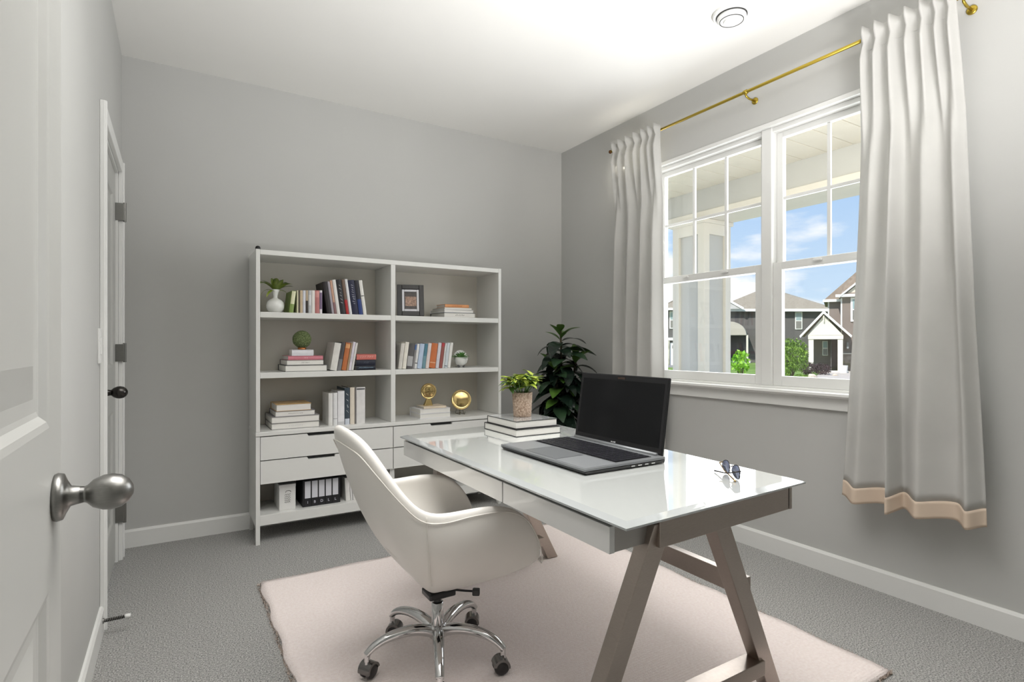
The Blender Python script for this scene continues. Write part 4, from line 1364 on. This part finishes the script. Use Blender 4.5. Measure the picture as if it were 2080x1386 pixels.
# piping along the rim and the two back seams
def smooth_loop(pts, closed=True, k=4):
    out = []
    n = len(pts)
    for i in range(n if closed else n - 1):
        p0, p1, p2, p3 = (Vector(pts[(i + d) % n]) if closed else Vector(pts[min(max(i + d, 0), n - 1)]) for d in (-1, 0, 1, 2))
        for j in range(k):
            u = j / k
            out.append(0.5 * ((2 * p1) + (-p0 + p2) * u + (2 * p0 - 5 * p1 + 4 * p2 - p3) * u * u + (-p0 + 3 * p1 - 3 * p2 + p3) * u ** 3))
    return out
def outward(v, d=0.0015):
    n = Vector((v.x - 0.0, v.y, 0))
    if n.length > 1e-4: n.normalize()
    return v + n * d
pp = [outward(shell_pt(p, 0.055), 0.002) for p in rim]
obj('piping', tube(B(), smooth_loop(pp), 0.0022, 6, closed=True), PIPE, sh, smooth=True)
for sgn in (-1, 1):
    p = (-0.150, sgn * 0.261, 0.612)
    sp = [outward(shell_pt(p, 0.03 + 0.085 * i), 0.0012) for i in range(9)]
    obj('seam', tube(B(), smooth_loop(sp, False), 0.0016, 6), PIPE, sh, smooth=True)
# seat cushion
b = B()
nu = 40
def sup(a, rx, ry, e=0.75):
    c, s_ = math.cos(a), math.sin(a)
    return (0.028 + rx * math.copysign(abs(c) ** e, c), ry * math.copysign(abs(s_) ** e, s_))
prev = None
for rr, z in ((0.90, 0.395), (1.0, 0.415), (1.0, 0.432), (0.94, 0.450), (0.78, 0.461), (0.5, 0.466), (0.2, 0.467)):
    cur = [b.verts.new((*sup(2 * math.pi * i / nu, 0.205 * rr, 0.208 * rr), z)) for i in range(nu)]
    if prev:
        for i in range(nu):
            b.faces.new((prev[i], prev[(i + 1) % nu], cur[(i + 1) % nu], cur[i]))
    prev = cur
b.faces.new(prev)
bmesh.ops.recalc_face_normals(b, faces=b.faces[:])
obj('seat_cushion', b, LEATHER, ch, smooth=True)
# mechanism, gas lift, column, star base
obj('mechanism', box(B(), -0.045, 0.055, -0.04, 0.04, 0.228, 0.252, 0.006), BLACK, ch)
obj('gas_lift', lathe(B(), [(0.0135, 0.19), (0.0135, 0.235)], 20), BLACK, ch, smooth=False)
obj('column', lathe(B(), [(0.021, 0.095), (0.0225, 0.10), (0.0215, 0.203), (0.0195, 0.206), (0.0145, 0.207)], 28), CHROME, ch, smooth=True)
b = B()
tube(b, [(0.03, -0.02, 0.250), (0.08, -0.055, 0.246), (0.105, -0.075, 0.246)], 0.004, 8)
box(b, -0.012, 0.014, -0.010, 0.010, -0.012, 0.012, 0.004, 2, Matrix.Translation((0.112, -0.08, 0.244)) @ Matrix.Rotation(R(-35), 4, 'Z'))
obj('lever', b, BLACK, ch)
obj('hub', lathe(B(), [(0.018, 0.080), (0.030, 0.084), (0.034, 0.105), (0.031, 0.122), (0.023, 0.128)], 28), CHROME, ch, smooth=True)
RUBBER = M('black_caster', C(34, 32, 32), 0.3)
GREYC = M('grey_caster_hood', C(120, 118, 116), 0.15, 0.9)
for ang in (176, 110, 31, -50, -112):
    a = R(ang)
    u = Vector((math.cos(a), math.sin(a), 0))
    prof = [(0.018, 0.104), (0.07, 0.121), (0.13, 0.126), (0.185, 0.118), (0.225, 0.102), (0.252, 0.080)]
    pts = smooth_loop([tuple(u * r_ + Vector((0, 0, z))) for r_, z in prof], False, 5) + [u * 0.252 + Vector((0, 0, 0.080))]
    n = len(pts)
    lg = obj('star_leg', tube(B(), pts, 0, 12, flat=([0.023 - 0.010 * i / n for i in range(n)], [0.021 - 0.011 * i / n for i in range(n)])), CHROME, ch, smooth=True)
    cx_, cy_ = u.x * 0.248, u.y * 0.248
    cs = obj('caster_stem', lathe(B(), [(0.0095, 0.045), (0.0095, 0.084)], 14, Matrix.Translation((cx_, cy_, 0))), CHROME, lg)
    th = a + R(35 if ang != 31 else -60)
    mx = Matrix.Translation((cx_ - 0.008 * math.cos(th), cy_ - 0.008 * math.sin(th), 0.027)) @ Matrix.Rotation(th, 4, 'Z')
    b = B()
    for s in (-1, 1):
        lathe(b, [(0.001, s * 0.007), (0.022, s * 0.007), (0.0268, s * 0.010), (0.0268, s * 0.017), (0.022, s * 0.0205), (0.001, s * 0.0215)], 24, mx @ Matrix.Rotation(R(90), 4, 'X'), caps=False)
    obj('caster_wheel', b, RUBBER, lg, smooth=True)
    b = B()
    pr = [(0.0285 * math.cos(R(q)), 0.0285 * math.sin(R(q))) for q in range(-10, 171, 15)] + [(0.020 * math.cos(R(q)), 0.020 * math.sin(R(q))) for q in range(170, -11, -15)]
    prism(b, pr, 1, -0.0235, 0.0235)
    bmesh.ops.transform(b, matrix=mx, verts=b.verts[:])
    obj('caster_hood', b, GREYC, lg)

# ------------------------------------------------------------------ tall plant in the corner
fp = thing('rubber_plant', 'tall dark green broad-leaved plant in a ribbed dark pot in the corner', 'plant', (2.46, 3.31, 0))
prof = [(0.0001, 0), (0.105, 0), (0.115, 0.01), (0.135, 0.30), (0.138, 0.34), (0.13, 0.34), (0.125, 0.31), (0.0001, 0.31)]
b = lathe(B(), prof, 48, caps=False)
for v in b.verts:
    r_ = math.hypot(v.co.x, v.co.y)
    if r_ > 0.1:
        a = math.atan2(v.co.y, v.co.x)
        k = 1 + 0.012 * math.cos(a * 24)
        v.co.x *= k; v.co.y *= k
obj('pot', b, M('dark_ribbed_pot', C(66, 66, 66), 0.5, var=0.1, vscale=20), fp)
obj('soil', lathe(B(), [(0.0001, 0.315), (0.124, 0.315)], 24, caps=False), SOIL, fp)
rn = random.Random(21)
stems = []
for (dx, dy, tx, ty, zt) in ((0, 0, -0.02, 0.0, 1.235), (0.03, 0.02, 0.10, -0.04, 1.05), (-0.03, -0.02, -0.09, -0.03, 0.98)):
    stems.append([(dx, dy, 0.31), (dx + (tx - dx) * 0.3, dy + (ty - dy) * 0.3, 0.31 + (zt - 0.31) * 0.45), (tx, ty, zt)])
b = B()
for s_ in stems:
    tube(b, smooth_loop(s_, False, 5) + [Vector(s_[-1])], 0.0075, 8)
obj('stems', b, STEM, fp, smooth=True)
LD2 = M('deep_green_leaf', C(20, 32, 26), 0.25, vscale=10, col2=C(44, 66, 50))
fl = [leaf_mesh('ficus_leaf_a', 0.24, 0.105, 0.9, 0.22, LEAFD, 9), leaf_mesh('ficus_leaf_b', 0.225, 0.10, 1.35, 0.25, LD2, 9),
      leaf_mesh('ficus_leaf_c', 0.185, 0.08, 0.6, 0.3, LEAFM, 9), leaf_mesh('ficus_leaf_d', 0.23, 0.095, 1.1, 0.15, LD2, 9)]
def stem_at(s_, f):
    p0, p1, p2 = map(Vector, s_)
    return p0 * (1 - f) ** 2 + p1 * 2 * f * (1 - f) + p2 * f * f
cnt = 0
for si, (s_, nleaf, f0) in enumerate(zip(stems, (76, 56, 56), (0.22, 0.15, 0.15))):
    for k in range(nleaf):
        f = f0 + (1 - f0) * (k + 0.5) / nleaf
        p = stem_at(s_, f)
        az = k * 2.39996 + si * 1.1
        top = f > 0.93
        el = R(rn.uniform(35, 68)) if top else R(-10 + 45 * (f - 0.4) + rn.uniform(-14, 14))
        sc_ = rn.uniform(0.85, 1.1) * (0.80 if top else 1.0)
        # keep the blades off the two walls of the corner
        ux, uy = math.cos(az), math.sin(az)
        reach = 0.24 * sc_ * max(0.3, math.cos(el))
        room = 1e9
        if ux > 0: room = min(room, (2.755 - 2.46 - p.x) / max(ux, 1e-3))
        if uy > 0: room = min(room, (3.73 - 3.31 - p.y) / max(uy, 1e-3))
        if reach > room: sc_ *= max(0.45, room / reach)
        me = fl[2] if (top or rn.random() < 0.10) else fl[(0, 1, 3)[k % 3]]
        put_leaf(me, fp, p + Vector((0.008 * ux, 0.008 * uy, 0)), az, el, R(rn.uniform(-18, 18)), sc_)

# ------------------------------------------------------------------ porch outside the window
SOF = M('porch_board_cream', C(238, 230, 212), 0.6, var=0.03, vscale=6)
CREAM = M('exterior_cream_trim', C(232, 226, 212), 0.6, var=0.02, vscale=4)
PGREY = M('porch_beam_grey', C(198, 197, 191), 0.6, var=0.02, vscale=4)
PX0, PX1, PY0, PY1 = XR + T, 5.1, -0.6, 4.30
pc = struct('porch_ceiling', box(B(), PX0, PX1, PY0, PY1, 2.69, 2.85), DARK, 'cream boarded porch ceiling outside the window')
nb = 24
bw = (PY1 - PY0) / nb
bm0 = box(B(), PX0, 4.46, 0.003, bw - 0.003, 2.672, 2.69, 0.003, 1)
me0 = bpy.data.meshes.new('ceiling_board')
bm0.to_mesh(me0); bm0.free()
me0.materials.append(SOF)
for k in range(nb):
    o = bpy.data.objects.new('ceiling_board', me0)
    COL.objects.link(o)
    o.parent = pc
    o.location = (0, PY0 + k * bw, 0)
pbm = struct('porch_beam', box(B(), 4.46, 4.80, PY0, 4.14, 2.45, 2.69), PGREY, 'grey porch beam carried by the square column')
obj('beam_trim', box(B(), 4.44, 4.82, PY0, 4.16, 2.365, 2.45, 0.004), CREAM, pbm)
obj('fascia', box(B(), PX0, PX1, PY1 - 0.02, PY1 + 0.03, 2.60, 2.86), CREAM, pbm)
col_ = struct('porch_column', box(B(), 4.43, 4.77, 3.65, 3.99, -0.3, 2.365), PGREY, 'square panelled porch column outside the window')
for (x, y) in ((4.40, 3.62), (4.72, 3.62), (4.40, 3.94), (4.72, 3.94)):
    obj('corner_board', box(B(), x, x + 0.08, y, y + 0.08, -0.3, 2.365, 0.003, 1), CREAM, col_)
for z0, z1 in ((2.22, 2.365), (-0.3, 0.1)):
    obj('rail', box(B(), 4.402, 4.798, 3.622, 4.018, z0, z1, 0.003, 1), CREAM, col_)
obj('capital', box(B(), 4.38, 4.82, 3.60, 4.04, 2.325, 2.3645, 0.004, 1), CREAM, col_)
struct('porch_floor', box(B(), PX0, 4.95, PY0, PY1, -0.42, -0.30), M('porch_concrete', C(176, 172, 164), 0.9, var=0.06, vscale=8), 'concrete porch slab outside')

# ------------------------------------------------------------------ street scene
FWD = Vector((math.sin(YAW), math.cos(YAW)))
RGT = Vector((math.cos(YAW), -math.sin(YAW)))
GZ = -0.70
def face(o, d, r):
    th = math.atan2(r, d)
    o.rotation_euler.z = -YAW - th
    o.scale.x = math.cos(th)
def street(d, r):
    p = FWD * d + RGT * r
    return (p.x, p.y, GZ)
LAWN = M('lawn_green', C(104, 138, 62), 1.0, vscale=0.8, bump=0.4, bscale=30, col2=C(150, 172, 92), spec=0.1)
b = B()
q = [FWD * d + RGT * r for d, r in ((9, -10), (9, 20), (130, 130), (130, -40))]
hexa(b, [(p.x, p.y, GZ - 0.3) for p in q], [(p.x, p.y, GZ) for p in q])
struct('lawn', b, LAWN, 'green lawn across the street')
b = B()
q = [FWD * d + RGT * r for d, r in ((21.5, 11.2), (21.5, 20), (38.4, 27.5), (38.4, 21.6))]
hexa(b, [(p.x, p.y, GZ - 0.02) for p in q], [(p.x, p.y, GZ + 0.03) for p in q])
struct('driveway', b, M('driveway_concrete', C(206, 190, 172), 0.9, vscale=1.5, col2=C(218, 204, 188)), 'pale concrete driveway in front of the taupe house')

ROOF = M('roof_shingle_brown', C(150, 138, 118), 0.9, vscale=6, col2=C(170, 158, 138), bump=0.3, bscale=14)
ROOF2 = M('roof_shingle_taupe', C(136, 120, 106), 0.9, vscale=6, col2=C(156, 140, 124), bump=0.3, bscale=14)
SIDED = M('siding_dark_grey', C(96, 93, 90), 0.8, var=0.04, vscale=2)
SIDET = M('siding_taupe', C(134, 122, 112), 0.8, var=0.04, vscale=2)
EWHT = M('exterior_white', C(240, 238, 232), 0.6, var=0.01)
EGAR = M('garage_white', C(246, 246, 246), 0.5, var=0.01)
GLZ = M('exterior_window_glass', C(150, 172, 172), 0.08, spec=0.8)
GLZ2 = M('exterior_window_lower', C(128, 126, 118), 0.1, spec=0.8)
STONE = M('grey_stone_veneer', C(120, 108, 98), 0.9, vscale=3, bump=0.8, bscale=6, col2=C(168, 156, 142))
def hwindow(root, x0, x1, z0, z1, y):
    w = obj('window', box(B(), x0, x1, y - 0.10, y, z0, z1, 0.01, 1), EWHT, root)
    t_ = (x1 - x0) * 0.13
    zm = (z0 + z1) / 2
    obj('pane', box(B(), x0 + t_, x1 - t_, y - 0.12, y - 0.101, zm + 0.04, z1 - t_), GLZ, w)
    obj('pane', box(B(), x0 + t_, x1 - t_, y - 0.12, y - 0.101, z0 + t_, zm - 0.04), GLZ2, w)
def gable(bm, xa, xb, xm, zl, zp, y0, y1, th):
    """pair of roof slopes with ridge along y"""
    prism(bm, [(xa, zl), (xm, zp), (xm, zp + th), (xa - th * 0.3, zl + th * 0.6)], 1, y0, y1)
    prism(bm, [(xb, zl), (xb + th * 0.3, zl + th * 0.6), (xm, zp + th), (xm, zp)], 1, y0, y1)

# taupe house with the entry portico (38 m away); x runs along its front, z from the ground
hC = thing('taupe_house', 'taupe two-storey house with cream gabled entry portico and white garage door', 'house', street(38, 22.35), -YAW)
face(hC, 38, 22.35)
obj('wall', box(B(), 0.30, 4.6, 0, 8, 0, 5.1), SIDET, hC)
obj('wall', box(B(), -0.58, 0.30, 0.8, 8, 0, 4.85), M('siding_taupe_light', C(142, 131, 122), 0.8, var=0.04), hC)
obj('corner_trim', box(B(), 0.26, 0.36, -0.04, 0.06, 1.1, 5.0), EWHT, hC)
obj('corner_trim', box(B(), -0.64, -0.54, 0.76, 0.86, 2.6, 4.85), EWHT, hC)
b = B()
prism(b, [(-0.95, 4.92), (1.55, 6.98), (4.4, 6.98), (5.6, 5.2), (5.6, 4.92)], 1, 0.4, 8.4)
obj('roof', b, ROOF2, hC)
obj('fascia', box(B(), -0.98, 0.45, 0.3, 0.42, 4.80, 4.98), EWHT, hC)
b = B()
prism(b, [(0.55, 5.25), (2.15, 6.45), (3.75, 5.25)], 1, -0.25, -0.05)
fg = obj('gable_front', b, M('gable_cream_siding', C(216, 208, 192), 0.8), hC)
b = B()
gable(b, 0.15, 4.15, 2.15, 5.02, 6.52, -0.5, 0.6, 0.16)
obj('gable_rake', b, EWHT, fg)
obj('fascia', box(B(), -0.10, 4.4, -0.45, 0.05, 5.06, 5.24), EWHT, hC)
obj('pent_roof', prism(B(), [(-0.42, 5.24), (0.0, 5.24), (0.0, 5.5)], 0, 0.35, 3.9), ROOF2, hC)
hwindow(hC, 0.93, 1.95, 3.38, 5.02, 0.0)
# portico
pr_ = obj('portico_gable', prism(B(), [(-1.95, 2.42), (-0.87, 3.75), (0.42, 2.42)], 1, -2.2, -2.0), M('portico_cream', C(226, 220, 208), 0.7), hC)
b = B()
gable(b, -2.45, 0.92, -0.87, 2.28, 3.86, -2.5, -2.2, 0.20)
obj('rake', b, EWHT, pr_)
b = B()
gable(b, -2.35, 0.86, -0.87, 2.36, 3.94, -2.19, 0.9, 0.14)
obj('portico_roof', b, ROOF2, pr_)
obj('king_post', bar(B(), (-0.87, -2.35, 3.75), (-0.87, -2.35, 3.35), 0.07, 0.06), CREAM, pr_)
obj('header', box(B(), -1.93, 0.42, -2.2, -1.8, 2.18, 2.45), M('portico_cream', None), hC)
for x in (-1.9, 0.05):
    obj('column', box(B(), x, x + 0.34, -2.15, -1.81, 0, 2.18), M('portico_cream', None), hC)
obj('entry_wall', box(B(), -1.9, 0.3, 0.5, 0.7, 0, 2.5), SIDET, hC)
obj('entry_return', box(B(), -0.42, -0.36, -0.9, 0.5, 0, 2.4), SIDED, hC)
hwindow(hC, -1.02, -0.62, 1.05, 2.08, 0.5)
obj('entry_step', box(B(), -0.7, 0.75, -2.9, -1.6, 0, 0.10), CREAM, hC)
obj('stone_base', box(B(), 0.44, 1.08, -0.08, 0.0, 0, 1.18), STONE, hC)
obj('stone_cap', box(B(), 0.42, 1.10, -0.11, 0.0, 1.18, 1.24), CREAM, hC)
gd = obj('garage_door', box(B(), 1.22, 3.9, -0.05, 0.0, 0.0, 1.84), EGAR, hC)
obj('garage_trim', box(B(), 1.08, 1.22, -0.10, 0.0, 0, 2.05), EWHT, hC)
obj('garage_trim', box(B(), 1.22, 4.0, -0.10, 0.0, 1.84, 2.05), EWHT, hC)
for k in range(4):
    obj('garage_pane', box(B(), 1.38 + 0.62 * k, 1.70 + 0.62 * k, -0.07, -0.05, 1.42, 1.70), GLZ2, gd)
wl = obj('wall_lantern', box(B(), 0.66, 0.82, -0.16, -0.02, 1.55, 1.98), M('lantern_grey', C(150, 146, 140), 0.5), hC)
obj('lantern_glass', box(B(), 0.68, 0.80, -0.18, -0.161, 1.55, 1.68), EWHT, wl)

# dark grey hip-roofed house behind it (55 m); 0.049 m modules
hB = thing('dark_grey_house', 'dark grey house with a wide brown hip roof behind the bush', 'house', street(55, 26.0), -YAW)
face(hB, 55, 26.0)
obj('wall', box(B(), -5.7, 5.6, 0, 9, 0, 5.25), SIDED, hB)
b = B()
t = bmesh.new()
ev = [t.verts.new(p) for p in ((-6.3, -0.6, 5.45), (6.2, -0.6, 5.15), (6.2, 9.6, 5.3), (-6.3, 9.6, 5.3))]
rg = [t.verts.new(p) for p in ((-0.9, 4.2, 7.9), (-0.3, 5.0, 7.9))]
t.faces.new((ev[0], ev[1], rg[1], rg[0])); t.faces.new((ev[1], ev[2], rg[1])); t.faces.new((ev[2], ev[3], rg[0], rg[1])); t.faces.new((ev[3], ev[0], rg[0])); t.faces.new(ev[::-1])
bmesh.ops.recalc_face_normals(t, faces=t.faces[:])
merge(b, t)
rf = obj('roof', b, ROOF, hB)
obj('fascia', bar(B(), (-6.3, -0.62, 5.37), (6.2, -0.62, 5.07), 0.12, 0.26, side=(0, 1, 0)), EWHT, hB)
b = B()
prism(b, [(-4.9, 5.42), (-3.0, 5.42), (-5.2, 6.65)], 1, -0.95, -0.8)
obj('side_gable', b, M('gable_grey', C(196, 194, 190), 0.8), hB)
obj('gable_trim', bar(B(), (-5.2, -1.0, 6.7), (-2.95, -1.0, 5.42), 0.1, 0.22, side=(0, 1, 0)), EWHT, hB)
hwindow(hB, 2.15, 2.85, 3.3, 5.0, 0.0)
b = B()
pts = [(-5.6, 2.75)] + [(-4.3 + 1.7 * math.cos(R(a)) , 2.75 + 1.35 * math.sin(R(a))) for a in range(150, -1, -15)]
prism(b, pts, 1, -2.6, -0.2)
obj('porch_hood', b, M('porch_hood_beige', C(196, 190, 176), 0.8), hB)
obj('porch_post', box(B(), -2.62, -2.42, -2.5, -2.3, 0, 2.75), CREAM, hB)
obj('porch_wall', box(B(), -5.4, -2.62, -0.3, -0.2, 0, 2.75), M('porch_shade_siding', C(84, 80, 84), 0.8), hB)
obj('porch_step', box(B(), -5.6, -2.2, -3.0, -0.3, 0, 0.18), CREAM, hB)

# grey house with the white garage (48 m)
hA = thing('grey_garage_house', 'grey house with white garage door beyond the porch column', 'house', street(48, 14.1), -YAW)
face(hA, 48, 14.1)
obj('wall', box(B(), -0.95, 3.7, 0, 6, 0, 5.0), SIDED, hA)
obj('wall', box(B(), -5.0, -0.95, 1.2, 8, 0, 4.9), M('siding_red_brown', C(132, 96, 78), 0.8, var=0.05), hA)
obj('corner_trim', box(B(), -1.0, -0.86, -0.05, 0.1, 2.3, 5.0), EWHT, hA)
b = B()
t = bmesh.new()
ev = [t.verts.new(p) for p in ((-1.5, -0.6, 4.95), (4.2, -0.6, 5.0), (4.2, 6.6, 5.0), (-1.5, 6.6, 4.95))]
rg = [t.verts.new(p) for p in ((1.6, 2.6, 6.7), (2.2, 3.2, 6.7))]
t.faces.new((ev[0], ev[1], rg[1], rg[0])); t.faces.new((ev[1], ev[2], rg[1])); t.faces.new((ev[2], ev[3], rg[0], rg[1])); t.faces.new((ev[3], ev[0], rg[0])); t.faces.new(ev[::-1])
bmesh.ops.recalc_face_normals(t, faces=t.faces[:])
merge(b, t)
obj('roof', b, ROOF, hA)
obj('roof', prism(B(), [(-6.0, 4.9), (-3.0, 6.3), (-0.4, 4.9)], 1, 0.8, 8), ROOF, hA)
obj('fascia', box(B(), -1.5, 4.2, -0.7, -0.58, 4.78, 4.98), EWHT, hA)
hwindow(hA, -0.42, 0.28, 3.2, 4.72, 0.0)
hwindow(hA, 0.80, 1.50, 3.25, 4.8, 0.0)
obj('belt_trim', box(B(), -0.95, 3.7, -0.3, 0.0, 2.18, 2.42), EWHT, hA)
obj('stone_pier', box(B(), -0.95, -0.40, -0.25, 0, 0, 2.18), M('pale_stone', C(150, 148, 128), 0.9, vscale=3, bump=0.6, bscale=6, col2=C(206, 202, 186)), hA)
gd = obj('garage_door', box(B(), -0.38, 3.2, -0.06, 0.0, 0.0, 1.98), EGAR, hA)
for k in range(4):
    obj('garage_pane', box(B(), -0.18 + 0.85 * k, 0.48 + 0.85 * k, -0.08, -0.06, 1.48, 1.76), GLZ2, gd)
obj('garage_lock', box(B(), 1.0, 1.08, -0.08, -0.06, 1.1, 1.2), BLACK, gd)
obj('drive_apron', box(B(), -0.6, 3.6, -4.5, 0, 0, 0.04), M('drive_grey', C(150, 148, 142), 0.9), hA)

# shrubs, rocks and planting
def shrub(name, label, d, r, w, h, mats, n, leaf, seed, trunk=True, lift=0.15, cat='shrub', group=None):
    rnd = random.Random(seed)
    root = thing(name, label, cat, street(d, r), 0, group)
    b = B()
    for k in range(n):
        u, v = rnd.uniform(0, 2 * math.pi), rnd.uniform(-1, 1)
        s_ = math.sqrt(1 - v * v)
        rr = rnd.uniform(0.55, 1.0) * (1 + 0.12 * math.sin(3 * u + 2) * math.cos(4 * v))
        p = Vector((rr * s_ * math.cos(u) * w / 2, rr * s_ * math.sin(u) * w / 2, lift * h + (1 - lift) * h * (0.5 + 0.5 * rr * v)))
        a, e_ = rnd.uniform(0, 6.28), rnd.uniform(-1.2, 1.2)
        dx = Vector((math.cos(a) * math.cos(e_), math.sin(a) * math.cos(e_), math.sin(e_)))
        sd_ = dx.cross(Vector((rnd.random(), rnd.random(), rnd.random() + 0.2))).normalized()
        l = leaf * rnd.uniform(0.7, 1.3)
        v4 = [b.verts.new(p - dx * l), b.verts.new(p + sd_ * l * 0.5), b.verts.new(p + dx * l), b.verts.new(p - sd_ * l * 0.5)]
        b.faces.new(v4)
    f = obj('foliage', b, mats, root)
    f['kind'] = 'stuff'
    if trunk:
        b = B()
        for k in range(5):
            a = k * 1.26
            tube(b, [(0.03 * math.cos(a), 0.03 * math.sin(a), 0), (w * 0.22 * math.cos(a), w * 0.22 * math.sin(a), h * 0.6)], [0.03, 0.012], 6)
        obj('trunk', b, M('bark', C(96, 82, 66), 0.9), root)
    return root
BUSH = M('bush_leaf', C(92, 128, 40), 0.7, vscale=6, col2=C(150, 180, 72))
BUSHB = M('bright_leaf', C(110, 176, 30), 0.6, vscale=6, col2=C(176, 222, 70))
PURP = M('purple_leaf', C(70, 54, 56), 0.8, vscale=8, col2=C(104, 86, 84))
shrub('shrub', 'large rounded green bush beside the entry portico', 30, 15.2, 1.75, 2.15, BUSH, 3400, 0.06, 1)
shrub('shrub', 'purple-brown rounded shrub next to the large green bush', 32.5, 17.4, 0.85, 0.85, PURP, 900, 0.05, 2, False, 0.0)
shrub('shrub', 'wide purple-brown shrub in front of the portico', 33, 18.5, 1.1, 0.72, PURP, 900, 0.05, 3, False, 0.0)
shrub('shrub', 'low green ground shrub by the driveway edge', 27, 14.1, 0.8, 0.38, BUSH, 600, 0.045, 4, False, 0.0)
shrub('shrub', 'small green shrub at the foot of the large bush', 28, 13.75, 0.7, 0.75, BUSH, 600, 0.05, 5, False, 0.0)
shrub('small_tree', 'bright lime young tree near the porch column', 26, 10.75, 0.85, 1.6, BUSHB, 190, 0.11, 6, True, 0.25, 'tree')
def rock(label, d, r, s_, sc_, m_, seed):
    rnd = random.Random(seed)
    b = B()
    bmesh.ops.create_icosphere(b, subdivisions=2, radius=s_)
    for v in b.verts:
        v.co *= rnd.uniform(0.85, 1.12)
        v.co.x *= sc_[0]; v.co.y *= sc_[1]; v.co.z *= sc_[2]
        v.co.z = max(v.co.z, -s_ * sc_[2] * 0.5) + s_ * sc_[2] * 0.5
    o = obj('rock', b, m_)
    o.location = street(d, r)
    tag(o, label, 'rock')
ROCKP = M('pale_rock', C(212, 194, 170), 0.9, vscale=4, col2=C(232, 220, 200))
ROCKR = M('red_rock', C(150, 96, 76), 0.9, vscale=4, col2=C(186, 140, 116))
rock('pale boulder beside the purple-brown shrub', 29, 15.75, 0.22, (1.5, 1, 0.9), ROCKP, 1)
rock('flat reddish rock by the driveway edge', 28, 15.35, 0.24, (1.6, 1, 0.5), ROCKR, 2)
rock('small pale rock in front of the wide purple-brown shrub', 32, 18.75, 0.14, (1.6, 1, 0.7), ROCKP, 3)
pl = thing('planter', 'white planter at the foot of the portico column', 'planter', street(35, 21.0), -YAW)
obj('pot', lathe(B(), [(0.0001, 0), (0.20, 0), (0.25, 0.5), (0.22, 0.5), (0.2, 0.42), (0.0001, 0.42)], 20, caps=False), EWHT, pl)
obj('soil', lathe(B(), [(0.0001, 0.43), (0.2, 0.43)], 16, caps=False), SOIL, pl)
